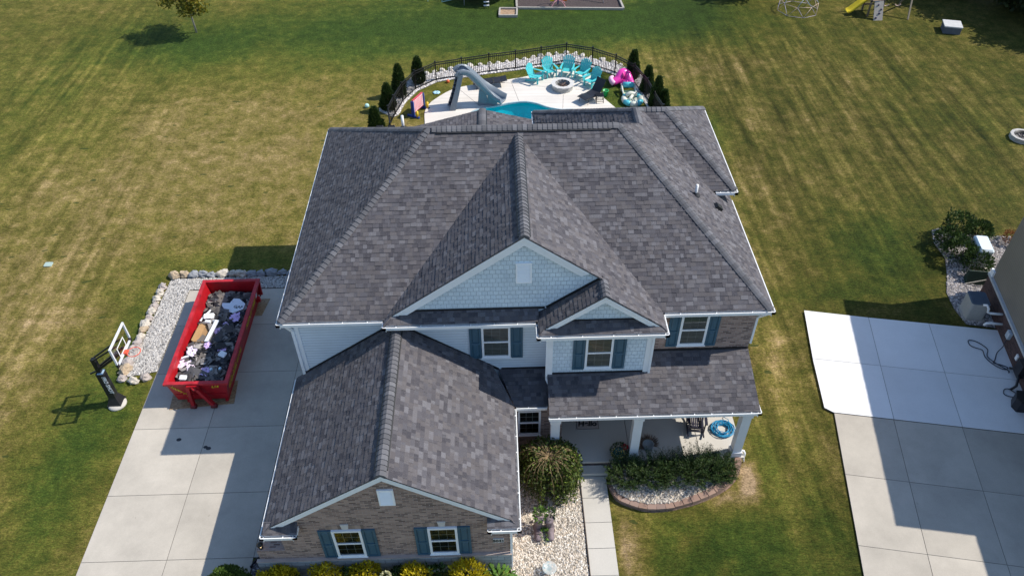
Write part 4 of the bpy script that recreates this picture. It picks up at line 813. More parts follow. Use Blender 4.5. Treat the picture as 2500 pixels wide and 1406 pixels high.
o = thing('light_green_shrub', 'small lime green leafy shrub at the right end of the dark yews', 'shrub', (6.72, -2.3, .2)); ORG[o.name] = (0, 0, 0); ball_bush(o, leaf_mat('lime_leaf', [(.06, .10, .02), (.12, .18, .04), (.22, .28, .09)], .3), .28, .3, .42, 420, .09, 61, .5)
# weeping shrub: arching bare branches over a leafy skirt
o = thing('weeping_shrub', 'rounded weeping shrub with arching bare tan branches beside the garage', 'shrub', (.70, -2.35, .05)); ORG[o.name] = (0, 0, 0)
rng = random.Random(5); tw = MB(); lf = MB(); lf2 = MB(); tw.tube([(0, 0, 0), (.03, .02, .8), (0, .05, 1.55)], [.06, .05, .045], 8)
for i in range(190):
    a = rng.random()*6.2832; Rr = rng.uniform(.55, 1.04); top = 1.62+rng.uniform(-.05, .3)*(1.1-Rr); end = rng.uniform(.05, .9)
    P = [Vector((0, .05, 1.5))]
    for j in range(1, 10):
        t = j/9; r_ = Rr*(1-(1-t)**2.1); z = 1.5+(top-1.3)*math.sin(min(1, t*1.9)*math.pi*.5)*.45-max(0, t-.3)**1.6*(1.5-end)*1.9; P.append(Vector((r_*math.cos(a+t*.15)*1.02, r_*math.sin(a+t*.15)*1.0+.05, max(.04, z)))+rvec(rng)*.025)
    if i % 2 == 0: tw.tube([q+Vector((0, 0, .05)) for q in P], [.012*(1-.07*j) for j in range(10)], 5)
    if i % 6 == 0: 
        for j in (3, 4, 5): tw.tube([P[j], P[j]+(P[j+1]-P[j])*1.3+rvec(rng)*.16+Vector((0, 0, .05))], [.008, .003], 4)
    right = math.cos(a-.5)
    for j in range(2, 10):
        k = int((3+j*1.7)*(.9+.4*right))
        for _ in range(max(1, k)):
            p = P[j]+rvec(rng)*.13-Vector((0, 0, .05)); (lf2 if rng.random() < .10+.22*max(0, right) and j > 4 else lf).__class__
            leafquad(lf2 if rng.random() < .08+.2*max(0, right)*(j > 4) else lf, p, rvec(rng)+Vector((0, 0, -.5)), rvec(rng), rng.uniform(.07, .12), .065)
tw.build('branches', M_TWIG, o); lf.build('foliage', leaf_mat('weeping_leaf', [(.026, .046, .008), (.055, .080, .014), (.11, .135, .026)], .25), o, uv=False); lf2.build('leaf_tips', leaf_mat('weeping_tip', [(.10, .16, .02), (.17, .24, .04), (.24, .30, .06)], .3), o, uv=False)
# bed in front of the garage
M_GOLD = leaf_mat('golden_thread_leaf', [(.34, .28, .012), (.56, .47, .02), (.72, .60, .05)], .4); M_GRN = leaf_mat('bed_leaf', [(.02, .05, .012), (.04, .085, .02), (.07, .12, .03)], .25)
M_HYD = leaf_mat('hydrangea_bloom', [(.42, .44, .22), (.58, .56, .34), (.66, .62, .45)], .3); M_HOSTA = leaf_mat('hosta_leaf', [(.06, .13, .02), (.10, .20, .03), (.16, .28, .05)], .3)
gold = [(-7.85, -5.73, 0.34, 0.80, 'leftmost, smallest'), (-7.42, -5.70, 0.42, 0.98, 'second from left'), (-6.15, -5.70, 0.50, 0.96, 'beneath the left garage window'), (-4.95, -5.67, 0.48, 0.92, 'between the garage windows, left of the hydrangea'), (-3.48, -5.73, 0.44, 0.94, 'between the hydrangea and the right garage window'), (-1.95, -5.73, 0.50, 1.04, 'largest, beneath the right garage window')]
for i, (x, y, r, h, s) in enumerate(gold):
    o = thing('golden_shrub', 'bright golden yellow threadleaf shrub, '+s, 'shrub', (x, y, .0), 'golden shrubs below the garage wall'); ORG[o.name] = (0, 0, 0); ball_bush(o, M_GOLD, r, r*.9, h, int(1500*r/.4), .11, 70+i, .7, .3)
for i, (x, y, r, h, s) in enumerate([(-7.1, -5.75, .22, .62, 'between the two left golden shrubs'), (-5.45, -5.72, .4, .80, 'darkest clump under the left window shutter'), (-4.0, -5.65, .3, .7, 'behind the pale blooms'), (-2.85, -5.7, .42, .82, 'under the right garage window')]):
    o = thing('green_shrub', 'dark green leafy shrub, '+s, 'shrub', (x, y, 0), 'green shrubs below the garage wall'); ORG[o.name] = (0, 0, 0); ball_bush(o, M_GRN, r, r, h, 900, .10, 80+i, .5, .3)
for i, (x, y, r, h, s) in enumerate([(-4.3, -5.9, .34, 1.02, 'large head in the middle of the bed'), (-6.88, -5.95, .26, .86, 'smaller head near the left end')]):
    o = thing('hydrangea', 'pale cream-green hydrangea, '+s, 'hydrangea', (x, y, 0), 'hydrangeas below the garage wall'); ORG[o.name] = (0, 0, 0); ball_bush(o, M_GRN, r, r, h*.8, 350, .12, 90+i); mb = MB(); rng = random.Random(i)
    for cx, cy, cz in ((0, 0, h*.95), (.12, -.14, h*.85), (-.13, -.1, h*.88)):
        for _ in range(260): v = rvec(rng); leafquad(mb, Vector((cx*r/.3, cy*r/.3, cz))+v*.13*r/.3, v+rvec(rng)*.6, rvec(rng), .05, .045)
    mb.build('bloom', M_HYD, o, uv=False)
o = thing('boxwood_ball', 'small round green clipped ball beside the hydrangea', 'shrub', (-6.6, -5.75, .0)); ORG[o.name] = (0, 0, 0); ball_bush(o, leaf_mat('box_leaf', [(.04, .08, .02), (.07, .13, .035)], .2), .14, .14, .74, 500, .05, 99, .2, .05, .5)
o = thing('hosta', 'bright green broad-leaved clump at the garage corner beside the cream gravel', 'plant', (-.95, -5.85, .02)); ORG[o.name] = (0, 0, 0); rng = random.Random(17); mb = MB()
for i in range(150):
    a = rng.random()*6.28; q = math.sqrt(rng.random()); b = Vector((.42*q*math.cos(a), .4*q*math.sin(a), rng.uniform(.25, .75)*(1.1-.5*q))); d = Vector((math.cos(a), math.sin(a), rng.uniform(-.3, .5))); s = d.cross(Vector((0, 0, 1))).normalized(); l = rng.uniform(.16, .28); w_ = l*.3; up = Vector((0, 0, 1))
    mb.idx([b, b+d*l*.35+s*w_*.5+up*.03, b+d*l*.35-s*w_*.5+up*.03, b+d*l*.75+s*w_*.35, b+d*l*.75-s*w_*.35, b+d*l-up*.05], [(0, 1, 2), (1, 3, 4, 2), (3, 5, 4)])
mb.build('foliage', M_HOSTA, o, uv=False); MB().tube([(0, 0, 0), (0, 0, .4)], [.05, .02], 6).build('stem', plain('green_stem', (.06, .12, .03), .7, .2), o)
o = thing('clipped_topiary', 'clipped green mound beside the driveway, half lit by the sun', 'shrub', (-9.05, -5.85, .0)); ORG[o.name] = (0, 0, 0); cone_bush(o, leaf_mat('topiary_leaf', [(.03, .065, .010), (.06, .11, .016), (.11, .16, .03)], .15), 1.4, .60, 9000, .085, 33, lambda t: (1-t**2.6)*.98+.02, .1)
# neighbour bushes
for i, (x, y, r, h, s) in enumerate([(19.25, 9.35, .5, .95, 'left front of the gravel bed'), (19.95, 10.05, .6, 1.25, 'tallest, at the back of the gravel bed'), (19.35, 8.5, .62, 1.1, 'in the middle of the cluster'), (19.75, 7.75, .55, 1.0, 'in front of the generator'), (20.95, 9.9, .5, .85, 'behind the generator')]):
    o = thing('dark_bush', 'dark green rounded bush, '+s, 'bush', (x, y, .02), 'bushes round the generator'); ORG[o.name] = (0, 0, 0); ball_bush(o, M_ARB, r, r, h, 1700, .12, 110+i, .6, .3)
o = thing('rust_shrub', 'rust orange shrub at the corner of the beige house', 'shrub', (22.3, 9.5, .02)); ORG[o.name] = (0, 0, 0); ball_bush(o, leaf_mat('rust_leaf', [(.18, .07, .025), (.28, .12, .04), (.22, .14, .05)], .25), .42, .38, .6, 700, .10, 130)
# trees
def tree(o, H_, crown, n, ls, mat, seed, trunk=.09, clear=1.5, limbs=9, trunkmat=None, clumps=26):
    """Tapered trunk with limbs; the crown is leaf clumps scattered through the crown's volume."""
    rng = random.Random(seed); tw = MB(); tw.tube([(0, 0, 0), (rng.uniform(-.06, .06), rng.uniform(-.06, .06), clear), (rng.uniform(-.15, .15), rng.uniform(-.15, .15), H_*.85)], [trunk, trunk*.75, trunk*.15], 8); lf = MB(); cz = (clear+H_)/2; hh = (H_-clear)/2*1.08
    cl = []
    for i in range(clumps):
        v = rvec(rng)*(rng.random()**.4); cl.append(Vector((v.x*crown, v.y*crown, cz+v.z*hh)))
    for i in range(limbs): c = cl[i]; tw.tube([(0, 0, max(clear*.8, c.z-crown*.9)), Vector((c.x*.5, c.y*.5, c.z-.15)), c], [trunk*.4, trunk*.25, trunk*.08], 5)
    for _ in range(n):
        c = rng.choice(cl); v = rvec(rng)*(rng.random()**.5)*crown*.42; p = c+Vector((v.x, v.y, v.z*.8)); p.z = max(p.z, .15); leafquad(lf, p, rvec(rng), rvec(rng), ls*rng.uniform(.6, 1.3), ls*.65)
    lf.build('crown', mat, o, uv=False); tw.build('trunk', trunkmat or M_BARK, o)
o = thing('young_tree', 'young tree with thin pale trunk and yellowing crown alone on the lawn', 'tree', (-20.45, 33.0, 0)); ORG[o.name] = (0, 0, 0)
tree(o, 4.6, 1.5, 4200, .19, leaf_mat('yellowing_leaf', [(.06, .085, .015), (.13, .15, .02), (.28, .23, .02), (.16, .13, .02)], .35), 3, .07, 1.35, 9, plain('pale_bark', (.34, .31, .28), .8, .15, 9.))
M_WOOD = leaf_mat('woodland_leaf', [(.012, .022, .008), (.026, .042, .012), (.06, .08, .02)], .2)
for i, (x, y, h, r, s) in enumerate([(32.6, 38.0, 6.2, 2.8, 'behind the swing set'), (35.7, 32.9, 4.6, 2.5, 'nearest the concrete box'), (36.6, 30.2, 5.2, 2.4, 'at the right edge of the lawn'), (35.8, 35.2, 7.0, 3.0, 'deep in the corner wood'), (30.0, 42.5, 6.5, 2.8, 'far behind the playset'), (17.6, 38.5, 4.6, 2.2, 'low and spreading, left of the climbing dome'), (23.5, 42.5, 7.0, 2.6, 'far behind the climbing dome')]):
    o = thing('broadleaf_tree', 'dark leafy tree with low branches, '+s, 'tree', (x, y, 0), 'trees along the back lot line'); ORG[o.name] = (0, 0, 0); tree(o, h, r, 8500, .32, M_WOOD, 200+i, .16, .3, 9, None, 40)
# ------------------------------------------------------------------ boulders
M_BLD = rnd_island('boulder_stone', [(.30, .27, .25), (.44, .39, .35), (.40, .30, .20), (.52, .49, .46), (.24, .24, .25)], .9, .25, .12); M_BLDW = rnd_island('white_boulder_stone', [(.60, .55, .48), (.70, .66, .60), (.64, .58, .50)], .9, .25, .1)
def stone_mat(name, col):
    ma, nt, N, L, b = node_mat(name); p = obj_n(nt); f = ramp_n(nt, noise_n(nt, p, 3.5, 6, .7), [(.28, tuple(x*.55 for x in col)), (.5, col), (.72, tuple(min(1, x*1.35) for x in col))]); L.new(f, b.inputs['Base Color']); b.inputs['Roughness'].default_value = .9; b.inputs['Specular IOR Level'].default_value = .2; L.new(bump_n(nt, noise_n(nt, p, 9, 5), .04), b.inputs['Normal']); return ma
ST = {'pale pinkish-grey': stone_mat('boulder_pinkgrey', (.40, .35, .32)), 'tan': stone_mat('boulder_tan', (.42, .33, .23)), 'blue-grey': stone_mat('boulder_bluegrey', (.27, .28, .30)), 'cream': stone_mat('boulder_cream', (.52, .47, .40))}
rng = random.Random(8)
line = []
y = 2.85
while y < 8.2: line.append((-15.2+rng.uniform(-.05, .05), y, 'left')); y += rng.uniform(.30, .42)
x = -14.9
while x < -7.5: line.append((x, 8.68+rng.uniform(-.04, .04), 'top')); x += rng.uniform(.36, .46)
line += [(-14.75, 2.72, 'end'), (-14.35, 2.86, 'end')]
for i, (x, y, side) in enumerate(line):
    k = rng.choice(['pale pinkish-grey', 'pale pinkish-grey', 'pale pinkish-grey', 'cream', 'cream', 'tan'] if side != 'top' else ['blue-grey', 'pale pinkish-grey', 'blue-grey', 'tan', 'cream'])
    r = rng.uniform(.17, .25) if side != 'end' else .19
    mb = MB().blob((0, 0, r*.45), (r*(1.0 if side == 'left' else 1.15), r*(1.15 if side == 'left' else .85), r*.75), rng, 10, .35, smooth=False); o = mb.build('boulder', ST[k]); o.location = (x, y, 0); o.rotation_euler = (0, 0, rng.uniform(-.5, .5))
    where = {'left': 'edging the left side of the driveway gravel', 'top': 'edging the far end of the driveway gravel', 'end': 'closing the near end of the gravel strip'}[side]
    tag(o, k+' boulder '+where, 'boulder', k+' boulders '+where)
P = [(-6.3, 25.35), (-5.7, 25.95), (-4.91, 26.5), (-3.44, 27.08), (-1.07, 27.58), (0.58, 28.05), (2.16, 28.47), (3.74, 28.82), (5.30, 28.13), (6.64, 27.4), (7.75, 26.3), (8.4, 24.9)]
pts = []
for a, b in zip(P, P[1:]):
    a = Vector((*a, 0)); b = Vector((*b, 0)); n = max(1, int((b-a).length/.52))
    pts += [a+(b-a)*(i/n) for i in range(n)]
kinds = ['cream', 'pale pinkish-grey', 'cream']; wb = stone_mat('boulder_white', (.66, .61, .54))
for i, p in enumerate(pts):
    r = rng.uniform(.12, .20); o = MB().blob((0, 0, r*.4), (r*1.15, r*.9, r*.7), rng, 9, .35, smooth=False).build('boulder', wb); o.location = (p.x+rng.uniform(-.06, .06), p.y+rng.uniform(-.08, .08), 0); o.rotation_euler = (0, 0, rng.uniform(0, 3)); tag(o, 'white boulder in the row behind the black pool fence', 'boulder', 'white boulders behind the pool fence')
# retaining wall of the planter
rw = thing('retaining_wall', 'low curved tan block wall edging the planter by the porch', 'retaining wall', (5.2, -3.2, 0)); rng = random.Random(4)
C2 = bez([(2.72, -2.4, 0), (2.92, -2.98, 0), (3.35, -3.25, 0), (3.88, -3.43, 0), (4.6, -3.42, 0), (5.3, -3.28, 0), (5.9, -3.08, 0), (6.45, -2.82, 0), (6.88, -2.5, 0), (7.18, -2.12, 0), (7.3, -1.72, 0)], 8)
Ls = [0]
for a, b in zip(C2, C2[1:]): Ls.append(Ls[-1]+(b-a).length)
def along(s):
    for i in range(len(Ls)-1):
        if Ls[i+1] >= s: return C2[i]+(C2[i+1]-C2[i])*((s-Ls[i])/(Ls[i+1]-Ls[i]))
    return C2[-1]
MB_BL = rnd_island('wall_block', [(.24, .155, .12), (.30, .20, .155), (.27, .19, .16)], .9, .2, .12)
hs = lambda s: .12+.20*min(1., max(0., (s-2.2)/3.2))
for c in range(3):
    mb = MB(); s = .1*c; n_ = 0
    while s < Ls[-1]-.1:
        L_ = .30; a, b = along(s), along(min(Ls[-1], s+L_-.012)); h = hs(s); d = (b-a); nrm = Vector((d.y, -d.x, 0)).normalized()
        z1 = h*(c+1)/3 if c < 2 else h+.07; z0 = h*c/3; z1 -= .006
        off = .03*(2-c)/2 if c < 2 else .03; dep = .2 if c == 2 else .1; f = rng.uniform(-.008, .008)+off
        if h > .13*c or c == 2: mb.hexa([a+nrm*f+Vector((0, 0, z0)), b+nrm*f+Vector((0, 0, z0)), b-nrm*dep+Vector((0, 0, z0)), a-nrm*dep+Vector((0, 0, z0)), a+nrm*f+Vector((0, 0, z1)), b+nrm*f+Vector((0, 0, z1)), b-nrm*dep+Vector((0, 0, z1)), a-nrm*dep+Vector((0, 0, z1))]); n_ += 1
        s += L_
    if n_: mb.build('cap_blocks' if c == 2 else 'block_course', MB_BL, rw)
o = MB().box(1.785, 1.812, -9, -2.12, 0, .11).build('lawn_edging', plain('brown_edging', (.055, .038, .03), .8, .2, 6.)); tag(recentre(o), 'brown edging strip between the cream gravel and the walkway', 'edging')
P = bez([(-8.66, -5.0, .03), (-8.5, -4.72, .03), (-8.22, -4.56, .03), (-7.8, -4.5, .03)], 6); o = MB()
for a, b in zip(P, P[1:]): o.beam(a+Vector((0, 0, .05)), b+Vector((0, 0, .05)), .03, .1)
o = o.build('bed_edging', M_BLKPL); tag(recentre(o), 'curved black edging round the dark gravel by the garage pier', 'edging')
# ------------------------------------------------------------------ pool and deck
POOL = bez([(-1.49, 22.34, 0), (-.75, 22.55, 0), (-.04, 22.83, 0), (.9, 22.97, 0), (1.59, 22.75, 0), (2.27, 22.27, 0), (2.95, 22.01, 0), (3.75, 21.93, 0), (4.9, 21.2, 0), (5.2, 19.6, 0), (4.4, 17.8, 0), (2.2, 16.8, 0), (-.4, 17.0, 0), (-2.0, 18.3, 0), (-2.5, 20.2, 0), (-2.2, 21.8, 0)], 6, True)
DECKP = bez([(-4.67, 20.9, 0), (-4.73, 22.08, 0), (-4.50, 22.98, 0), (-4.06, 23.66, 0), (-3.41, 24.39, 0), (-2.65, 24.84, 0), (-1.45, 25.18, 0), (-.32, 25.47, 0), (1.16, 25.91, 0), (2.03, 26.43, 0), (3.09, 26.64, 0), (4.07, 26.44, 0), (4.96, 25.94, 0), (5.25, 25.17, 0), (5.35, 24.2, 0), (5.5, 23.2, 0), (5.75, 22.6, 0), (6.1, 21.9, 0)], 5)+[Vector((6.8, 20, 0)), Vector((6.6, 14, 0)), Vector((-4.4, 14, 0))]
mb = MB(); T = tessellate_polygon([DECKP, POOL]); A = DECKP+POOL; z = .06
for t in T:
    P_ = [Vector((A[i].x, A[i].y, z)) for i in t]
    if (P_[1]-P_[0]).cross(P_[2]-P_[0]).z < 0: P_.reverse()
    mb.face(P_)
n = len(DECKP)
for i in range(n): a, b = DECKP[i], DECKP[(i+1) % n]; mb.face([(b.x, b.y, 0), (a.x, a.y, 0), (a.x, a.y, z), (b.x, b.y, z)][::-1])
o = mb.build('pool_deck', M_DECK); struct(o, 'pale concrete deck round the pool', 'pool deck')
mb = MB()
for a, b in (((3.2, 23.65), (3.05, 22.05)), ((2.5, 24.5), (-.5, 25.3)), ((.6, 23.0), (.2, 25.4)), ((-1.6, 22.5), (-2.9, 24.6)), ((3.95, 24.2), (5.3, 24.0))): mb.beam((*a, .0615), (*b, .0615), .018, .003)
struct(mb.build('deck_joints', M_JOINT), 'thin joint lines cut in the pool deck', 'joints')
pl = thing('swimming_pool', 'free-form swimming pool with turquoise water behind the house', 'pool', (1.2, 20, 0)); n = len(POOL); c = Vector((1.3, 19.8, 0))
mb = MB(); zs = [(.062, 1.0), (-.25, 1.0), (-1.1, .93), (-1.25, .85)]
rings = [[Vector((c.x+(p.x-c.x)*k, c.y+(p.y-c.y)*k, zz_)) for p in POOL] for zz_, k in zs]
for a, b in zip(rings, rings[1:]):
    for i in range(n): mb.face([a[i], a[(i+1) % n], b[(i+1) % n], b[i]][::-1], 0, None, True)
mb.face(rings[-1][::-1] if sum(POOL[i].x*POOL[(i+1) % n].y-POOL[(i+1) % n].x*POOL[i].y for i in range(n)) < 0 else rings[-1])
mb.build('basin', plain('pool_basin', (.03, .52, .58), .5, .06, .8), pl)
mb = MB()
for i in range(n):
    a, b = POOL[i], POOL[(i+1) % n]; ia, ib = c+(a-c)*.975, c+(b-c)*.975; mb.hexa([(ia.x, ia.y, .0), (ib.x, ib.y, .0), (b.x, b.y, .0), (a.x, a.y, .0), (ia.x, ia.y, .085), (ib.x, ib.y, .085), (b.x, b.y, .085), (a.x, a.y, .085)])
mb.build('coping', plain('grey_coping', (.36, .44, .47), .7, .12, 4.), pl)
o = MB()
for i, q in enumerate((( -.2, 20.5), (.4, 20.9), (1.0, 21.15))): pass
mb = MB().tube(bez([(-.7, 21.2, -.5), (.1, 21.5, -.45), (.9, 21.6, -.45), (1.5, 21.3, -.5)], 6), .06, 6); mb.build('bench_edge', plain('pool_bench', (.30, .75, .80), .5, .05), pl)
ma, nt, N, L, b = node_mat('pool_water'); tr = N.new('ShaderNodeBsdfTransparent'); gl = N.new('ShaderNodeBsdfGlossy'); gl.inputs['Roughness'].default_value = .06; fr = N.new('ShaderNodeFresnel'); fr.inputs['IOR'].default_value = 1.25; tr.inputs[0].default_value = (.38, .88, .94, 1)
ms = N.new('ShaderNodeMixShader'); L.new(fr.outputs[0], ms.inputs[0]); L.new(tr.outputs[0], ms.inputs[1]); L.new(gl.outputs[0], ms.inputs[2]); L.new(ms.outputs[0], N['Material Output'].inputs[0]); bn = bump_n(nt, noise_n(nt, pos_n(nt), 3.0, 3), .05, .5); L.new(bn, gl.inputs['Normal']); L.new(bn, fr.inputs['Normal'])
mb = MB(); T = tessellate_polygon([POOL])
for t in T:
    q = [Vector((POOL[i].x, POOL[i].y, -.06)) for i in t]
    mb.face(q if (q[1]-q[0]).cross(q[2]-q[0]).z > 0 else q[::-1])
mb.build('water_surface', ma, pl)
# ------------------------------------------------------------------ pool fence
fn = thing('pool_fence', 'black metal picket fence curving round the pool yard', 'fence', (1, 27, 0)); FH = 1.2
FALL = [(-6.3, 19.0), (-6.57, 20.73)]+FP[1:]
for (a, b) in zip(FALL, FALL[1:]):
    a = Vector((*a, 0)); b = Vector((*b, 0)); d = (b-a).normalized(); L_ = (b-a).length; mb = MB(); a1, b1 = a+d*.03, b-d*.03
    for zz_ in (.12, FH-.17, FH-.03): mb.beam(a1+Vector((0, 0, zz_)), b1+Vector((0, 0, zz_)), .04, .045)
    k = int(L_/.115)
    for i in range(1, k): p = a+d*(L_*i/k); mb.beam(p+Vector((0, 0, .06)), p+Vector((0, 0, FH-.01)), .024, .024, (0, 1, 0))
    mb.build('fence_panel', M_BLACK, fn)
for p in FALL: MB().box(p[0]-.038, p[0]+.038, p[1]-.038, p[1]+.038, 0, FH+.05).box(p[0]-.048, p[0]+.048, p[1]-.048, p[1]+.048, FH+.05, FH+.075).build('fence_post', M_BLACK, fn)
# ------------------------------------------------------------------ deck furniture
M_TURQ = plain('turquoise_wood', (.075, .50, .52), .45, .08, 5.)
ch = local('adirondack_chair', 'turquoise slatted garden chair, leftmost of the five round the fire pit', 'chair', 'turquoise chairs round the fire pit')
mb = MB()
for i in range(6):
    y = -.34+i*.095; z0_ = .36-.03*i/2; mb.hexa([(-.27, y, z0_), (.27, y, z0_), (.27, y+.082, z0_-.012), (-.27, y+.082, z0_-.012), (-.27, y, z0_+.022), (.27, y, z0_+.022), (.27, y+.082, z0_+.01), (-.27, y+.082, z0_+.01)])
mb.build('seat', M_TURQ, ch); mb = MB()
for i, x in enumerate((-.25, -.15, -.05, .05, .15, .25)):
    tp_ = .98-.9*x*x*2.2; x2 = x*1.22; zt_ = tp_; yb0, yt0 = .20, .20+(zt_-.22)*.42
    V = []
    for (xx, yy, zz_) in ((x, yb0, .22), (x2, yt0, zt_)):
        w_ = .043 if zz_ < .5 else .052; V += [(xx-w_, yy-.01, zz_), (xx+w_, yy-.01, zz_), (xx+w_, yy+.012, zz_), (xx-w_, yy+.012, zz_)]
    mb.hexa(V); mb.hexa([V[4], V[5], V[6], V[7]]+[((V[4][0]*.7+V[5][0]*.3), V[4][1]+.012, zt_+.035), ((V[4][0]*.3+V[5][0]*.7), V[5][1]+.012, zt_+.035), ((V[4][0]*.3+V[5][0]*.7), V[6][1]+.012, zt_+.035), ((V[4][0]*.7+V[5][0]*.3), V[7][1]+.012, zt_+.035)])
for zz_ in (.36, .66): mb.box(-.29, .29, .225+(zz_-.22)*.42, .255+(zz_-.22)*.42, zz_, zz_+.05)
mb.build('backrest', M_TURQ, ch)
for s in (-1, 1):
    mb = MB(); P = [(s*.30, -.44), (s*.42, -.42), (s*.43, -.2), (s*.38, .34), (s*.31, .34)]; mb.prism(P if s > 0 else P[::-1], .54, .565); mb.build('armrest', M_TURQ, ch)
    MB().box(s*.30-.02, s*.30+.02, -.36, -.26, 0, .54).build('leg', M_TURQ, ch)
    MB().hexa([(s*.28-.018, -.38, .25), (s*.28+.018, -.38, .25), (s*.28+.018, .52, 0), (s*.28-.018, .52, 0), (s*.28-.018, -.38, .37), (s*.28+.018, -.38, .37), (s*.28+.018, .52, .10), (s*.28-.018, .52, .10)]).build('leg', M_TURQ, ch)
PIT = Vector((3.2, 24.4, 0))
for i, (x, y, a, s) in enumerate([(1.66, 25.3, 58, 'leftmost of the five round the fire pit'), (2.55, 25.95, 20, 'second from left, angled towards the fire pit'), (3.62, 26.02, -14, 'middle one, facing the house squarely'), (4.45, 25.6, -38, 'second from right, angled left towards the fire pit'), (4.93, 24.62, -48, 'rightmost, half behind the black lounger')]):
    o = ch if i == 0 else copy_tree(ch); o.location = (x, y, .06); o.rotation_euler = (0, 0, R(a)); o['label'] = 'turquoise slatted garden chair, '+s
fp = thing('fire_pit', 'round grey block fire pit with logs between the turquoise chairs', 'fire pit', (3.2, 24.35, .06)); ORG[fp.name] = (0, 0, 0)
mb = MB()
for c_ in range(2):
    for i in range(14):
        a0 = 6.2832*(i+.5*c_)/14; a1 = a0+6.2832/14-.012; V = []
        for zz_ in (.14*c_, .14*c_+.136): V += [(.62*math.cos(a0), .62*math.sin(a0), zz_), (.62*math.cos(a1), .62*math.sin(a1), zz_), (.42*math.cos(a1), .42*math.sin(a1), zz_), (.42*math.cos(a0), .42*math.sin(a0), zz_)]
        mb.hexa(V)
mb.build('block_ring', rnd_island('pit_block', [(.30, .30, .29), (.40, .40, .38), (.46, .45, .43)], .9, .2, .08), fp)
mb = MB()
for i in range(12):
    a0 = 6.2832*i/12; a1 = a0+6.2832/12-.01; V = []
    for zz_ in (.285, .35):
        for r_, aa in ((.67, a0), (.67, a1), (.44, a1), (.44, a0)): V.append((r_*math.cos(aa), r_*math.sin(aa), zz_))
    mb.hexa(V)
mb.build('cap_ring', plain('pit_cap', (.56, .54, .51), .85, .1, 6.), fp)
MB().lathe([(.44, .33), (.43, .34), (.42, .02), (.0, .015)], (0, 0, 0), 28).build('metal_liner', M_BLACK, fp)
for i, (a, z_) in enumerate(((.3, .10), (1.6, .12), (2.5, .16), (.9, .2))): MB().tube([(-.28*math.cos(a), -.28*math.sin(a), z_), (.28*math.cos(a), .28*math.sin(a), z_+.05)], .045, 7).build('log', plain('charred_log', (.09, .06, .05), .9, .4, 8.), fp)
M_WICK = plain('black_wicker', (.016, .016, .022), .5, .3, 30., .004)
def lounger(label, loc, rz, back, L_=1.9):
    o = thing('sun_lounger', label, 'sun lounger', loc, 'black pool loungers', R(rz)); ORG[o.name] = (0, 0, 0); w_ = .32
    S = [(-.95, .34), (-.7, .36), (-.3, .30), (.1, .32), (.25, .34)]; mb = MB()
    for (a, za), (b_, zb_) in zip(S, S[1:]): mb.hexa([(a, -w_, za), (b_, -w_, zb_), (b_, w_, zb_), (a, w_, za), (a, -w_, za+.03), (b_, -w_, zb_+.03), (b_, w_, zb_+.03), (a, w_, za+.03)])
    mb.build('seat', M_WICK, o); c_, s_ = math.cos(R(back)), math.sin(R(back)); e = (.27+.78*c_, .34+.78*s_); m_ = ((.27+e[0])/2+.02*s_, (.34+e[1])/2-.03*c_); mb = MB()
    for (a, za), (b_, zb_) in (((.27, .34), m_), (m_, e)): mb.hexa([(a, -w_, za), (b_, -w_, zb_), (b_, w_, zb_), (a, w_, za), (a-.03*s_, -w_, za+.03*c_), (b_-.03*s_, -w_, zb_+.03*c_), (b_-.03*s_, w_, zb_+.03*c_), (a-.03*s_, w_, za+.03*c_)])
    mb.build('backrest', M_WICK, o); mb = MB()
    for s in (-1, 1): mb.tube(bez([(-.97, s*.33, .34), (-.7, s*.33, .35), (-.3, s*.33, .29), (.3, s*.33, .32), (.9, s*.33, .3)], 4), .018, 6)
    mb.build('frame', M_BLACK, o)
    for x in (-.72, .62):
        for s in (-1, 1): MB().tube([(x, s*.33, .32), (x+(.06 if x > 0 else -.06), s*.34, 0)], .018, 6).build('leg', M_BLACK, o)
    if back > 20: MB().tube([(.27+.5*c_, 0, .34+.5*s_), (.8, 0, .3)], .015, 6).build('prop', M_BLACK, o)
    return o
lounger('black wicker lounger with raised back beside the fire pit', (4.85, 23.15, .06), 42, 56); lounger('black wicker lounger lying flat behind the pool slide', (-1.1, 24.85, .06), 8, 4)
st = thing('side_table', 'small black slatted side table beside the raised lounger', 'table', (5.2, 22.75, .06)); ORG[st.name] = (0, 0, 0); mb = MB()
for i in range(6): mb.box(-.22, .22, -.22+.075*i, -.22+.075*i+.06, .42, .44)
mb.build('tabletop', M_BLACK, st)
for x in (-.2, .2):
    for y in (-.2, .2): MB().beam((x, y, 0), (x, y, .42), .03, .03).build('leg', M_BLACK, st)
mb = MB()
for z_ in (.1, .2, .3): mb.box(-.2, .2, -.21, -.19, z_, z_+.02); mb.box(-.21, -.19, -.2, .2, z_, z_+.02)
mb.build('shelf_rails', M_BLACK, st)
bk = thing('bucket', 'bright green bucket on the grass beside the black lounger', 'bucket', (5.62, 23.45, .01)); ORG[bk.name] = (0, 0, 0); M_G = plain('green_plastic', (.02, .42, .12), .4, .06)
MB().lathe([(0, .0), (.13, .0), (.165, .34), (.18, .345), (.18, .365), (.155, .365), (.12, .02), (0, .015)], (0, 0, 0), 20).build('body', M_G, bk); MB().tube([(.17*math.cos(t), .17*math.sin(t)-.02, .34-.10*math.sin(t/1)) for t in [math.pi*i/10 for i in range(11)]], .006, 5).build('handle', M_WHITE, bk)
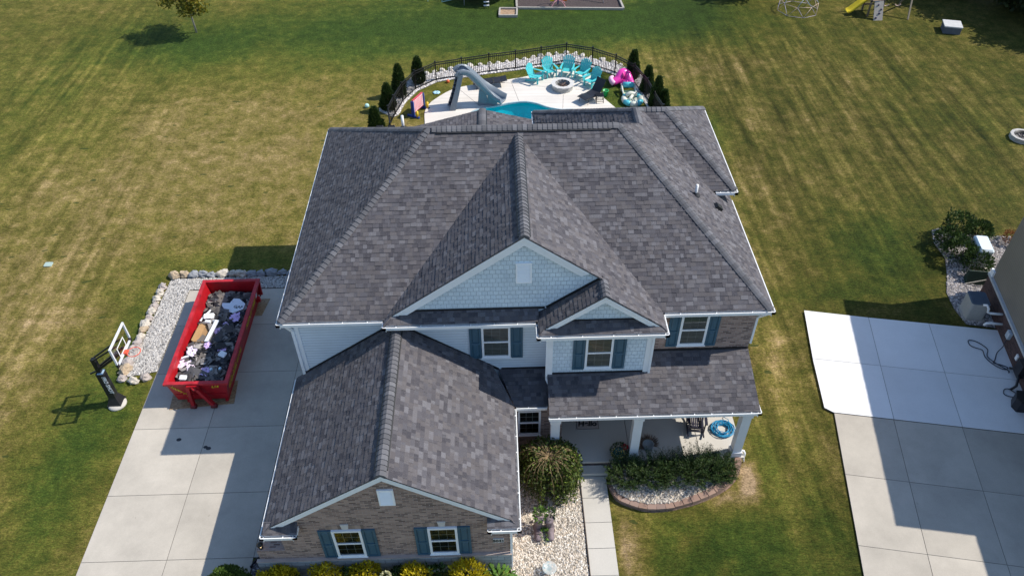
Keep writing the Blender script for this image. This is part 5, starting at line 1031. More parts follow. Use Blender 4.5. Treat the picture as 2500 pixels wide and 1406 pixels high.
# slide -----------------------------------------------------------------------
M_SLD = plain('grey_slide', (.17, .205, .245), .38, .06, 3.); M_SLDK = plain('dark_step', (.02, .022, .03), .6, .2, 8.)
sd = thing('pool_slide', 'grey moulded pool slide arching over the deck into the pool', 'slide', (-2.2, 22.6, .06))
path = bez([(-2.86, 22.55, 2.02), (-2.62, 22.6, 2.16), (-2.3, 22.66, 2.1), (-1.95, 22.74, 1.72), (-1.6, 22.8, 1.28), (-1.25, 22.82, .92), (-.9, 22.76, .66), (-.55, 22.6, .48), (-.3, 22.45, .42)], 5)
def sweep(mb, path, prof, closed=False, side=None):
    V = []; n = len(prof); k = len(path)
    for i, p in enumerate(path):
        d = (path[min(k-1, i+1)]-path[max(0, i-1)]).normalized(); s = d.cross(Vector((0, 0, 1))).normalized(); u = s.cross(d)
        for a, h in prof: V.append(p+s*a+u*h)
    F = []
    for i in range(k-1):
        for j in range(n if closed else n-1): F.append((i*n+j, i*n+(j+1) % n, (i+1)*n+(j+1) % n, (i+1)*n+j))
    if closed: F += [tuple(range(n-1, -1, -1)), tuple((k-1)*n+j for j in range(n))]
    mb.idx(V, F, 0, True)
U = [(-.33, .27), (-.27, .02), (-.16, -.05), (.16, -.05), (.27, .02), (.33, .27), (.39, .26), (.33, -.04), (.2, -.13), (-.2, -.13), (-.33, -.04), (-.39, .26)]
mb = MB(); sweep(mb, path, U, True); mb.build('chute', M_SLD, sd)
# ladder leg: two wide side cheeks with steps between
top = Vector((-2.80, 22.5, 2.1)); base = Vector((-3.42, 22.42, .06)); wd = Vector((.10, -.5, 0)).normalized()
for s in (-1, 1):
    mb = MB(); pts_ = [base+wd*.30*s, base+(top-base)*.35+wd*.29*s+Vector((.04, 0, 0)), base+(top-base)*.7+wd*.28*s+Vector((.03, 0, 0)), top+wd*.27*s+Vector((.0, 0, .05))]; wds = [.30, .24, .22, .22]; V = []
    for p, w_ in zip(pts_, wds):
        for a, b_ in ((0, -.035), (w_*1.2, -.035), (w_*1.2, .035), (0, .035)): V.append(p+Vector((a, 0, 0))+wd*b_)
    F = [(3, 2, 1, 0), (12, 13, 14, 15)]+[(4*i+j, 4*i+(j+1) % 4, 4*i+4+(j+1) % 4, 4*i+4+j) for i in range(3) for j in range(4)]; mb.idx(V, F, 0, False); mb.build('ladder_cheek', M_SLD, sd)
mb = MB()
for i in range(7): p = base+(top-base)*((i+.8)/7.6); mb.hexa([p+wd*a+Vector((b_, 0, c_)) for c_ in (-.02, .02) for a, b_ in ((-.27, .0), (.27, .0), (.27, .17), (-.27, .17))])
mb.build('steps', M_SLDK, sd); mb = MB(); mb.hexa([base+wd*a+Vector((b_, 0, 0)) for a, b_ in ((-.26, .16), (.26, .16), (.26, .2), (-.26, .2))]+[top+wd*a+Vector((b_, 0, -.1)) for a, b_ in ((-.26, .16), (.26, .16), (.26, .2), (-.26, .2))]); mb.build('riser_panel', M_SLDK, sd)
mb = MB(); rail = [top+wd*.27+Vector((0, 0, 0)), top+wd*.3+Vector((.08, 0, .22)), Vector((-2.5, 22.30, 2.42)), Vector((-2.25, 22.38, 2.30)), Vector((-1.95, 22.44, 1.95))]; mb.tube(bez(rail, 5), .045, 7); mb.tube(bez([p-wd*.58 for p in rail], 5), .045, 7); mb.build('handrail', M_SLD, sd)
mb = MB(); mb.hexa([(-1.75, 22.62, .06), (-1.15, 22.60, .06), (-1.15, 22.92, .06), (-1.75, 22.94, .06), (-1.62, 22.68, 1.2), (-1.25, 22.66, .82), (-1.25, 22.90, .82), (-1.62, 22.92, 1.2)]); mb.hexa([(-1.16, 22.62, .06), (-.62, 22.5, .06), (-.62, 22.76, .06), (-1.16, 22.9, .06), (-1.2, 22.66, .82), (-.7, 22.58, .45), (-.7, 22.78, .45), (-1.2, 22.9, .82)]); mb.build('pedestal', M_SLD, sd)
# toys ------------------------------------------------------------------------
M_YEL = plain('yellow_plastic', (.75, .50, .03), .4, .05); M_RED = plain('red_plastic', (.60, .06, .10), .4, .08); M_BLU = plain('blue_plastic', (.02, .05, .25), .45, .08); M_PNK = plain('pink_vinyl', (.85, .06, .42), .3, .06)
gm = thing('connect_game', 'giant red and white disc-drop game on blue and yellow feet by the fence', 'game', (-5.08, 22.1, 0), None, R(-28)); ORG[gm.name] = (0, 0, 0)
mb = MB(); mb.box(-.04, .04, -.5, .5, .22, 1.02); mb.build('board', M_RED, gm); mb = MB()
for s in (-1, 1):
    for i in range(7):
        for j in range(6): 
            V = [(s*.043, -.42+.14*i+.05*math.cos(t), .30+.125*j+.045*math.sin(t)) for t in [6.2832*q/10 for q in range(10)]]; mb.face(V if s > 0 else V[::-1])
mb.build('white_discs', M_WHITE, gm)
for s in (-1, 1):
    MB().box(-.09, .09, s*.54-.04, s*.54+.04, .0, .95).build('side_post', M_BLU, gm); MB().box(-.38, .38, s*.55-.06, s*.55+.06, .0, .09).build('foot', M_BLU, gm)
    MB().lathe([(0, .09), (.07, .09), (.07, .42), (0, .44)], (.26, s*.55, 0), 12).build('leg_post', M_YEL, gm)
def ball(label, x, y, r, mats):
    o = thing('ball', label, 'ball', (x, y, 0)); ORG[o.name] = (0, 0, 0); V = MB(); n = 14
    prof = [(r*math.sin(math.pi*i/10), r-r*math.cos(math.pi*i/10)) for i in range(11)]
    V.lathe(prof, (0, 0, 0), n); k = V.build('ball_skin', mats[0], o)
    if len(mats) > 1: MB().lathe([(r*1.006*math.sin(math.pi*i/10), r-r*1.006*math.cos(math.pi*i/10)) for i in range(3, 6)], (0, 0, 0), n).build('stripe', mats[1], o)
    o.rotation_euler = (.5, .4, 0); return o
ball('pale aqua ball on the lawn outside the pool fence', -8.1, 22.85, .13, [plain('aqua_ball', (.45, .72, .68), .4, .1), plain('aqua_dark', (.25, .55, .52), .4, .1)]); ball('small orange and yellow ball on the gravel edge inside the fence', -3.58, 25.5, .11, [plain('orange_ball', (.70, .14, .05), .4, .1), M_YEL])
tb = MB(); rng = random.Random(2)
for i in range(6): a = i*1.05; tb.blob((.13*math.cos(a), .11*math.sin(a), .035), (.11, .08, .035), rng, 8, .2)
o = tb.build('splash_toy', plain('ice_blue', (.42, .66, .76), .4, .1)); o.location = (-4.17, 24.25, .0); tag(o, 'flat pale blue toy lying on the grass beside the slide deck', 'toy')
fl = thing('flamingo_float', 'bright pink deflated pool float with pale tip on the grass', 'pool float', (6.8, 24.9, .0)); rng = random.Random(3)
mb = MB().tube(bez([(6.2, 24.55, .24), (6.5, 24.75, .36), (6.75, 25.0, .60), (7.0, 25.05, .52), (7.15, 24.75, .32), (7.25, 24.4, .2)], 5), [.18+.10*math.sin(math.pi*i/25) for i in range(26)], 12); mb.blob((6.95, 24.7, .18), (.38, .45, .2), rng, 12, .2); mb.build('body', M_PNK, fl)
mb = MB().tube(bez([(6.22, 24.52, .24), (6.12, 24.55, .32), (6.06, 24.72, .42), (6.14, 24.86, .44)], 5), [.18-.005*i for i in range(16)], 10); mb.blob((6.16, 24.9, .42), (.13, .13, .1), rng, 8, .1); mb.build('head', plain('pale_pink', (.80, .45, .62), .3, .1), fl)
mb = MB().blob((6.78, 24.72, .62), (.07, .13, .16), rng, 8, .2); mb.build('fin', plain('hot_pink', (.9, .1, .35), .3, .1), fl)
M_TEAL = plain('teal_vinyl', (.10, .50, .58), .35, .06); M_CRM = plain('cream_vinyl', (.66, .66, .56), .4, .08)
sc = thing('float_chair', 'floating chair with teal cushion back and lime-white frame', 'pool float', (6.98, 23.75, 0))
MB().tube([(6.68, 23.95, .42), (7.28, 23.92, .42)], .17, 12).build('cushion', M_TEAL, sc); MB().box(6.62, 7.32, 23.25, 23.7, .05, .2).build('seat', plain('lime_vinyl', (.52, .62, .34), .4, .1), sc)
mb = MB(); mb.tube([(6.6, 24.0, .45), (6.6, 23.4, .3), (6.66, 23.2, .15)], .05, 8); mb.tube([(7.35, 24.0, .45), (7.35, 23.4, .3), (7.3, 23.2, .15)], .05, 8); mb.tube([(6.6, 23.9, .05), (6.6, 23.9, .4)], .05, 8); mb.tube([(7.35, 23.9, .05), (7.35, 23.9, .4)], .05, 8); mb.build('frame', M_CRM, sc)
rf = thing('inflatable_raft', 'octagonal white and teal inflatable raft lying by the right fence', 'pool float', (7.08, 22.72, 0)); n = 8
oc = [Vector((7.08+.52*math.cos(R(45*i+22)), 22.72+.58*math.sin(R(45*i+22)), .16)) for i in range(n)]
for i in range(n): MB().tube([oc[i], (oc[i]+oc[(i+1) % n])/2+Vector((0, 0, .01)), oc[(i+1) % n]], [.14, .165, .14], 10).build('tube_segment', M_CRM if i % 2 else M_TEAL, rf)
MB().prism([(p.x, p.y) for p in oc], .04, .16).build('floor', plain('raft_floor', (.60, .62, .52), .5, .1), rf)
mb = MB().tube([(6.72, 22.9, .34), (7.0, 23.05, .38), (7.35, 22.95, .36)], .12, 10); mb.tube([(6.85, 22.6, .2), (7.1, 22.9, .3)], .1, 8); mb.build('pillow', M_CRM, rf)
# ------------------------------------------------------------------ driveway: dumpster, hoop
M_DR = plain('red_steel', (.36, .008, .014), .42, .22, 2.5); ma_ = M_DR
dp = thing('dumpster', 'red open-top roll-off dumpster full of torn shingles on the driveway', 'dumpster', (-11.65, 4.1, .03))
X0, X1, Y0, Y1, ZR = -12.91, -10.72, 1.62, 7.08, 1.06; ins = .17
def shell(x0, x1, y0, y1, z0, z1, i0, t):
    """Sloped wall ring: narrower at the floor."""
    mb = MB(); lo = [(x0+i0, y0+i0*.3), (x1-i0, y0+i0*.3), (x1-i0, y1-i0*.2), (x0+i0, y1-i0*.2)]; hi = [(x0, y0), (x1, y0), (x1, y1), (x0, y1)]
    li = [(x0+i0+t, y0+i0*.3+t), (x1-i0-t, y0+i0*.3+t), (x1-i0-t, y1-i0*.2-t), (x0+i0+t, y1-i0*.2-t)]; hi2 = [(x0+t, y0+t), (x1-t, y0+t), (x1-t, y1-t), (x0+t, y1-t)]
    return lo, hi, li, hi2
lo, hi, li, hi2 = shell(X0, X1, Y0, Y1, .2, ZR, ins, .06); names = ['front_wall', 'side_wall', 'rear_door', 'side_wall']
for i in range(4):
    j = (i+1) % 4; mb = MB().hexa([(*lo[i], .2), (*lo[j], .2), (*li[j], .2), (*li[i], .2), (*hi[i], ZR), (*hi[j], ZR), (*hi2[j], ZR), (*hi2[i], ZR)]); wl = mb.build(names[i], M_DR, dp)
    if i == 0: FW = wl
    if i == 1: SW = wl
MB().prism([(x, y) for x, y in lo], .16, .198).build('floor', M_DR, dp)
mb = MB(); r_ = .07
for (a, b_) in (((X0, Y0), (X1, Y0)), ((X1, Y0), (X1, Y1)), ((X1, Y1), (X0, Y1)), ((X0, Y1), (X0, Y0))):
    d = Vector((b_[0]-a[0], b_[1]-a[1], 0)).normalized(); k_ = r_ if abs(d.x) > .5 else -r_; mb.beam(Vector((*a, ZR+.046))-d*k_, Vector((*b_, ZR+.046))+d*k_, .14, .09)
mb.build('top_rim', plain('scuffed_red_rim', (.42, .02, .028), .45, .35, 3.), dp)
mb = MB()
for y in [Y0+.5+.62*i for i in range(9)]:
    mb.hexa([(X0+ins*.9-.07, y, .22), (X0+ins*.9-.07, y+.09, .22), (X0+ins*.9, y+.09, .22), (X0+ins*.9, y, .22), (X0-.05, y, ZR-.06), (X0-.05, y+.09, ZR-.06), (X0+.02, y+.09, ZR-.06), (X0+.02, y, ZR-.06)])
mb.build('side_rib', M_DR, dp); mb = MB()
for z_, s in ((.42, .10),): mb.box(X0+ins, X1-ins, Y0+.01, Y0+.08, z_, z_+.06)
mb.build('front_crossbar', M_DR, dp)
for pa, pb_ in (((-12.12, Y0-.08, ZR-.02), (-12.1, Y0-.24, .12)), ((-11.85, Y0-.08, ZR-.08), (-11.35, Y0-.24, .12))): MB().beam(pa, pb_, .12, .14, (0, 1, 0)).build('front_rail', M_DR, dp)
MB().box(-12.15, -11.7, Y0-.14, Y0-.02, ZR-.10, ZR+.02).tube([(-11.95, Y0-.16, ZR-.02), (-11.85, Y0-.24, ZR-.06), (-11.75, Y0-.16, ZR-.1)], .03, 7).build('hook_plate', M_DR, dp)
for x in (-12.1, -11.35): MB().tube([(x-.1, Y0-.25, .12), (x+.1, Y0-.25, .12)], .09, 12).build('roller', plain('dark_red', (.14, .006, .01), .5, .2), dp)
mb = MB()
for x in (-12.4, -11.0): mb.box(x, x+.1, Y0, Y1-.1, .05, .158)
mb.build('skid', M_DR, dp)
mb = MB().box(X1-.2, X1+.02, Y1-.02, Y1+.06, .3, ZR-.1); mb.box(X1-.16, X1+.05, Y1-.5, Y1-.4, .35, .6); mb.tube([(X1-.02, Y1-.2, .4), (X1+.05, Y1-.1, .7), (X1+.05, Y1, 1.0)], .03, 6); mb.build('door_latch', M_DR, dp)
M_LET = plain('yellow_lettering', (.62, .46, .02), .5, .1)
sn = Vector((ins*1, 0, ZR-.2)).normalized()   # up along right wall, leaning outwards
def onside(y, z): return (X1-ins*(ZR-z)/(ZR-.2)+.012, y, z)
text_mesh('410.036.4116', .36, 'side_lettering', M_LET, SW, onside(1.85, .44), (0, 1, 0), sn, .003, bold=.004, shear=.1)
text_mesh('HAPPY CAN', .2, 'side_lettering', M_LET, SW, onside(1.9, .80), (0, 1, 0), sn, .003, shear=.1)
text_mesh('RENT ME', .40, 'side_lettering', M_LET, SW, onside(4.75, .58), (0, 1, 0), sn, .003, bold=.004, shear=.1)
MB().face([onside(6.5, .6), onside(6.66, .6), onside(6.66, .95), onside(6.5, .95)]).build('sticker', M_WHITE, SW)
fn_ = Vector((0, -ins*.3, ZR-.2)).normalized(); onf = lambda x, z: (x, Y0+ins*.3*(ZR-z)/(ZR-.2)-.012, z)
text_mesh('HAPPY CAN', .155, 'front_lettering', M_LET, FW, onf(-12.78, .92), Vector((.62, 0, 0))-fn_*.78, Vector((.78, 0, 0))+fn_*.62, .003, bold=.003)
text_mesh('L14', .17, 'front_lettering', M_LET, FW, onf(-11.32, .84), (1, 0, .03), fn_, .003, bold=.006, shear=.35)
# debris heap: one uncountable mass of torn shingle and felt
rng = random.Random(12); mb = MB()
def heap(x, y): 
    t = (y-Y0)/(Y1-Y0); return (.92 if t < .35 else .92-.36*(t-.35)/.65)+.15*mnoise.noise(Vector((x*1.6, y*1.6, 3)))-.10*abs((x+11.67)/1.0)**3+.04*(t > .8)
nxg, nyg = 26, 60; V = []; 
for j in range(nyg+1):
    for i in range(nxg+1):
        y = Y0+.1+(Y1-Y0-.16)*j/nyg; zt_ = heap(0, y); kx = .10+.0; x = X0+.15+(X1-X0-.3)*i/nxg; V.append((x, y, max(.24, heap(x, y)-.06)))
mb.idx(V, [(j*(nxg+1)+i, j*(nxg+1)+i+1, (j+1)*(nxg+1)+i+1, (j+1)*(nxg+1)+i) for j in range(nyg) for i in range(nxg)], 1, False)
for k in range(1500):
    x = rng.uniform(X0+.2, X1-.2); y = rng.uniform(Y0+.14, Y1-.25); z_ = heap(x, y)+rng.uniform(-.06, .05); a = rng.random()*6.28; d = Vector((math.cos(a), math.sin(a), rng.uniform(-.45, .45))).normalized(); s = d.cross(Vector((rng.uniform(-.5, .5), rng.uniform(-.5, .5), 1))).normalized(); l, w_ = rng.uniform(.06, .24), rng.uniform(.05, .16); p = Vector((x, y, z_)); u = s.cross(d)
    if rng.random() < .10: l *= 2.0; w_ *= 1.8; d.z *= .4
    p.x = min(max(p.x, X0+.16+abs(d.x)*l+abs(s.x)*w_), X1-.16-abs(d.x)*l-abs(s.x)*w_); p.y = min(max(p.y, Y0+.1+abs(d.y)*l+abs(s.y)*w_), Y1-.16-abs(d.y)*l-abs(s.y)*w_)
    k_ = rng.uniform(-.05, .05); mb.idx([p-d*l-s*w_, p+d*l*rng.uniform(.6, 1)-s*w_, p+d*l+s*w_*rng.uniform(.5, 1), p-d*l+s*w_, p+u*(.012+k_)], [(0, 1, 4), (1, 2, 4), (2, 3, 4), (3, 0, 4)], 0)
o = mb.build('shingle_debris', [rnd_island('torn_shingle', [(.012, .012, .015), (.022, .021, .024), (.10, .09, .085), (.20, .17, .15), (.018, .02, .03), (.06, .06, .065), (.34, .31, .29), (.06, .055, .05)], .9, .2, .25), plain('debris_bed', (.012, .012, .014), .95, .4, 9.)], uv=False); o['kind'] = 'stuff'; o['label'] = 'heap of torn black and brown roof shingles filling the red dumpster'; o['category'] = 'debris'
def crumple(name, label, cat, cells, mat, seed, group=None, n=5, size=.16, h=.1):
    """Crumpled sheet: a jittered grid folded into peaks."""
    x, y, z = cells; rng = random.Random(seed); k = 6; V = []; a = rng.random()*3
    for j in range(k+1):
        for i in range(k+1):
            u, v = (i/k-.5)*2, (j/k-.5)*2; r = 1-.3*(u*u*v*v)+rng.uniform(-.3, .22)*max(abs(u), abs(v)); px, py = u*size*r*1.3, v*size*r
            V.append((px*math.cos(a)-py*math.sin(a), px*math.sin(a)+py*math.cos(a), h*rng.uniform(-.15, 1)*(1.1-.7*max(abs(u), abs(v)))))
    o = MB().idx(V, [(j*(k+1)+i, j*(k+1)+i+1, (j+1)*(k+1)+i+1, (j+1)*(k+1)+i) for j in range(k) for i in range(k)]).build(name, mat); o.location = (x, y, z); return tag(o, label, cat, group)
M_LIL = plain('lilac_film', (.58, .42, .70), .4, .25, 12.); M_LILW = plain('pale_pink_film', (.85, .72, .82), .4, .2, 12.)
wr = [(-12.43, 3.30, 0.26, 'pale', 'against the left dumpster wall, behind the white tray'), (-12.49, 2.83, 0.35, 'pale', 'largest, beside the left front rim of the dumpster'), (-12.28, 2.56, 0.20, 'pale', 'small flat one near the front left of the dumpster'), (-11.68, 2.28, 0.23, 'lilac', 'at the front centre of the dumpster'), (-11.33, 3.43, 0.22, 'lilac', 'near the right rim, halfway along the dumpster'), (-11.93, 3.58, 0.18, 'lilac', 'under the open cardboard box'), (-11.78, 4.43, 0.16, 'lilac', 'right of the open cardboard box'), (-11.58, 4.83, 0.16, 'lilac', 'above the one right of the cardboard box'), (-11.28, 5.23, 0.27, 'lilac', 'below the large white wrapper'), (-11.73, 4.03, 0.14, 'lilac', 'smallest, right of the box corner')]
for i, (x, y, s, c_, d) in enumerate(wr): crumple('crumpled_film', ('pale pink' if c_ == 'pale' else 'lilac')+' crumpled plastic film '+d, 'plastic film', (x, y, heap(x, y)+.07), M_LILW if c_ == 'pale' else M_LIL, 30+i, 'crumpled plastic films in the dumpster', size=s*.78, h=.07)
bx = thing('cardboard_box', 'open brown cardboard box with one white side in the dumpster', 'box', (-12.16, 4.33, .86), None, R(-6)); ORG[bx.name] = (0, 0, 0); M_CARD = plain('cardboard', (.34, .20, .09), .8, .12, 5.)
MB().box(-.22, .2, -.55, .55, .0, .012).build('bottom', M_CARD, bx); MB().box(-.26, .22, -.57, -.553, .0, .16).build('end_wall', M_CARD, bx); MB().box(.05, .22, .553, .57, 0, .2).build('end_wall', M_WHITE, bx)
MB().hexa([(-.22, -.55, .0), (-.21, -.55, .0), (-.21, .55, 0), (-.22, .55, 0), (-.42, -.5, .15), (-.41, -.5, .16), (-.41, .35, .16), (-.42, .35, .15)]).build('flap', M_CARD, bx); MB().hexa([(.2, -.58, .0), (.22, -.58, .0), (.22, .6, 0), (.2, .6, 0), (.14, -.56, .2), (.30, -.56, .22), (.34, .55, .22), (.16, .6, .2)]).build('side_wall', M_WHITE, bx); MB().box(-.22, -.02, .45, .56, .10, .2).build('flap', M_WHITE, bx)
o = crumple('rubbish_bag', 'crumpled grey plastic bag against the far wall of the dumpster', 'bag', (-12.3, 6.3, .52), plain('grey_film', (.16, .16, .18), .35, .35, 9.), 71, None, size=.3, h=.42)
wp = thing('paper_wrapper', 'large pale white wrapper with black handwritten letters near the right rim', 'wrapper', (-11.5, 5.93, .78)); ORG[wp.name] = (0, 0, 0)
mb = MB().prism([(-.40, -.12), (-.2, -.30), (.05, -.42), (.40, -.2), (.42, .1), (.12, .40), (-.12, .42), (-.22, .16), (-.52, .18), (-.5, .02)], 0, .03); mb.build('sheet', plain('white_paper', (.70, .74, .80), .7, .06, 4.), wp); text_mesh('GAF', .20, 'lettering', M_BLACK, wp, (-.02, -.12, .036), (1, -.15, 0), (.15, 1, 0), .002, bold=.003)
for i, (x, y, a, l, w_, d) in enumerate([(-12.33, 5.28, .2, .2, .13, 'white foam tray below the grey bag'), (-11.23, 3.08, -.4, .14, .12, 'pale blue-white square tub near the right rim of the dumpster'), (-12.41, 2.00, .0, .13, .1, 'white square tub lid in the front left corner of the dumpster'), (-12.51, 5.43, 1.25, .4, .03, 'long white trim strip leaning beside the foam tray'), (-12.48, 3.10, .5, .3, .03, 'grey-white strip lying across the left rim side')]):
    mb = MB(); P = rrect(l, w_, min(l, w_)*.4, 3); mb.prism(P, 0, .05); mb.prism([(p*.8, q*.8) for p, q in P], .051, .07); o = mb.build(('trim_strip' if w_ < .05 else 'plastic_tub'), M_WHITE); o.location = (x, y, heap(x, y)+.08); o.rotation_euler = (.1, .12, a); tag(o, d, 'strip' if w_ < .05 else 'tub')
for i, (x, y) in enumerate(((-11.46, 2.35), (-11.15, 2.40))):
    o = MB().lathe([(0, 0), (.05, 0), (.055, .02), (.055, .17), (.03, .22), (.02, .24), (.022, .27), (0, .27)], (0, 0, 0), 10).build('water_bottle', plain('bottle_blue', (.40, .62, .80), .2, .1)); o.location = (x, y, heap(x, y)+.09); o.rotation_euler = (.9, .2, .2); tag(o, 'small blue plastic bottle in the dumpster front, '+('left one' if i == 0 else 'right one by the rim'), 'bottle', 'bottles in the dumpster')
def osb(label, P, z=.032):
    ma, nt, N, L, b = node_mat('strand_board') if 'osb' not in _cache else (_cache['osb'],)*1+(None,)*4
    if nt:
        v = N.new('ShaderNodeTexVoronoi'); v.inputs['Scale'].default_value = 16; mp = N.new('ShaderNodeMapping'); mp.inputs['Scale'].default_value = (1, 2.6, 1); L.new(obj_n(nt), mp.inputs[0]); L.new(mp.outputs[0], v.inputs['Vector'])
        s_ = N.new('ShaderNodeSeparateColor'); L.new(v.outputs['Color'], s_.inputs[0]); L.new(ramp_n(nt, s_.outputs[0], [(0, (.17, .10, .05)), (.5, (.28, .18, .09)), (1, (.38, .27, .15))]), b.inputs['Base Color']); _cache['osb'] = ma
    o = MB().prism(P, z, z+.014).build('strand_board', _cache['osb']); return tag(recentre(o), label, 'board', 'strand boards under the dumpster')
osb('brown strand board under the near end of the dumpster', [(-13.0, 1.3), (-10.68, 1.52), (-10.78, 2.62), (-13.1, 2.4)]); osb('brown strand board under the far right corner of the dumpster', [(-12.4, 6.05), (-10.6, 6.1), (-10.45, 7.1), (-12.3, 7.1)])
ow = [(-12.27, -.05, .07), (-11.24, -.40, .06), (-11.12, -.46, .07)]
for x, y, r in ow:
    o = MB().prism([(x+r*math.cos(t)*1.3, y+r*math.sin(t)) for t in [6.2832*i/12 for i in range(12)]], .0305, .034).build('oil_spot', plain('oil', (.03, .032, .036), .4, .2)); struct(o, 'dark oil spot on the driveway concrete', 'stain')
# basketball hoop -------------------------------------------------------------
bh = thing('basketball_hoop', 'black basketball hoop with clear backboard beside the driveway', 'basketball hoop', (-15.0, 1.75, 0)); px_, py_ = -15.05, 1.72
mb = MB().hexa([(px_-.26, py_-.26, .05), (px_+.26, py_-.26, .05), (px_+.26, py_+.26, .05), (px_-.26, py_+.26, .05), (px_-.13, py_-.13, .45), (px_+.13, py_-.13, .45), (px_+.13, py_+.13, .45), (px_-.13, py_+.13, .45)]); mb.build('base_pad', M_BLKPL, bh)
MB().lathe([(0, .0), (.33, .0), (.34, .05), (.28, .1), (0, .1)], (px_+.03, py_-.06, 0), 20).build('footing', M_CONC2, bh)
pd = MB().box(px_-.13, px_+.13, py_-.13, py_+.13, .45, 1.75).build('pole_pad', M_BLKPL, bh); text_mesh('PRO SHOT', .19, 'pad_lettering', M_WHITE, pd, (px_+.045, py_-.134, 1.62), (0, 0, -1), (1, 0, 0), .003, bold=.006)
MB().box(px_-.06, px_+.135, py_-.135, py_+.12, 1.752, 1.77).build('pad_trim', plain('pale_blue_trim', (.4, .55, .7), .4, .05), bh)
MB().box(px_-.075, px_+.075, py_-.075, py_+.075, .1, 2.45).build('pole', M_BLACK, bh); MB().beam((px_-.02, py_, 1.85), (px_-.35, py_-.03, 1.7), .05, .05).build('crank', M_BLACK, bh)
for z0_, z1_, dy in ((2.42, 3.10, .18), (2.42, 3.10, -.18)): MB().beam((px_, py_+dy*.5, z0_), (-13.98, 1.84+dy, z1_), .04, .05).build('upper_arm', M_BLACK, bh)
for dy in (-.14, .14): MB().beam((px_+.02, py_+dy*.6, 1.95), (-13.98, 1.84+dy, 2.72), .06, .09).build('lower_arm', M_BLACK, bh)
W2, H2, bx_, by_, bz_ = .67, .435, -13.94, 1.84, 3.0
mb = MB()
for (y0, y1, z0_, z1_) in ((-W2, W2, H2-.06, H2), (-W2, W2, -H2, -H2+.06), (-W2, -W2+.06, -H2+.06, H2-.06), (W2-.06, W2, -H2+.06, H2-.06)): mb.box(bx_-.03, bx_+.03, by_+y0, by_+y1, bz_+z0_, bz_+z1_)
bf = mb.build('backboard_frame', plain('frame_white', (.70, .71, .74), .4, .05), bh); mb = MB(); mb.box(bx_-.035, bx_+.033, by_-W2-.01, by_-W2+.10, bz_-H2-.03, bz_-H2+.12); mb.box(bx_-.035, bx_+.033, by_+W2-.1, by_+W2+.01, bz_-H2-.03, bz_-H2+.12); mb.box(bx_-.04, bx_-.031, by_-W2, by_+W2, bz_-H2, bz_-H2+.07); mb.build('corner_pad', M_BLKPL, bf)
mb = MB()
for (y0, y1, z0_, z1_) in ((-.3, .3, .06, .1), (-.3, .3, -.32, -.28), (-.3, -.26, -.28, .06), (.26, .3, -.28, .06)): mb.box(bx_+.006, bx_+.012, by_+y0, by_+y1, bz_+z0_, bz_+z1_)
mb.build('target_square', M_WHITE, bf)
ma, nt, N, L, b = node_mat('acrylic'); tr = N.new('ShaderNodeBsdfTransparent'); gl = N.new('ShaderNodeBsdfGlossy'); gl.inputs['Roughness'].default_value = .03; ms = N.new('ShaderNodeMixShader'); ms.inputs[0].default_value = .06; L.new(tr.outputs[0], ms.inputs[1]); L.new(gl.outputs[0], ms.inputs[2]); L.new(ms.outputs[0], N['Material Output'].inputs[0])
MB().box(bx_-.004, bx_+.004, by_-W2+.06, by_+W2-.06, bz_-H2+.06, bz_+H2-.06).build('backboard', ma, bf)
rc = Vector((bx_+.34, by_, 2.62)); M_OR = plain('orange_rim', (.75, .10, .05), .4, .05)
rm = MB().tube([rc+Vector((.225*math.cos(t), .225*math.sin(t), 0)) for t in [6.2832*i/28 for i in range(28)]], .014, 7, closed=True).box(bx_+.013, bx_+.13, by_-.09, by_+.09, 2.56, 2.66).build('rim', M_OR, bh)
mb = MB()
for i in range(12):
    for s in (-1, 1):
        P = [rc+Vector(((.22-.10*t)*math.cos(6.2832*(i+s*t*2)/12), (.22-.10*t)*math.sin(6.2832*(i+s*t*2)/12), -.40*t)) for t in (0, .25, .5, .75, 1)]; mb.tube(P, .005, 4, cap=False)
mb.build('net', plain('net_cord', (.72, .72, .68), .8, .05), rm)
o = MB().prism(rrect(.17, .14, .04, 3), .005, .05).build('utility_cover', plain('pale_green_lid', (.36, .45, .40), .6, .1, 6.)); o.location = (-20.8, 9.7, 0); tag(o, 'small pale green utility lid set in the left lawn', 'utility lid')
# ------------------------------------------------------------------ porch things
mt = thing('doormat', 'grey-brown doormat reading Hello on the shaded porch', 'doormat', (2.23, -.15, PF)); ORG[mt.name] = (0, 0, 0)
MB().box(-.39, .39, -.22, .22, .002, .018).build('mat', plain('mat_taupe', (.46, .39, .35), .95, .12, 14.), mt)
mb = MB()
for a in ((-.39, .39, -.22, -.205), (-.39, .39, .205, .22), (-.39, -.375, -.205, .205), (.375, .39, -.205, .205)): mb.box(*a, .018, .022)
mb.build('border', M_BLKPL, mt); text_mesh('Hello', .30, 'lettering', M_BLACK, mt, (-.01, -.08, .020), (1, .0, 0), (0, 1, 0), .002, 'CENTER', shear=.15, bold=.012)
M_NAVY = plain('navy_wood', (.020, .020, .040), .45, .1, 6.)
rk = thing('rocking_chair', 'dark navy slatted rocking chair in the sunny half of the porch', 'rocking chair', (5.98, -.45, PF), None, R(-8)); ORG[rk.name] = (0, 0, 0)
mb = MB()
for i in range(8): mb.box(-.24+.062*i-.003, -.24+.062*i+.045, -.26, .22, .40, .42)
mb.box(-.26, .26, -.28, -.24, .385, .425); mb.build('seat', M_NAVY, rk); mb = MB()
for i in range(7): x = -.21+.07*i; mb.hexa([(x-.018, .22, .42), (x+.018, .22, .42), (x+.018, .24, .42), (x-.018, .24, .42), (x-.02, .46, 1.05), (x+.02, .46, 1.05), (x+.02, .48, 1.05), (x-.02, .48, 1.05)])
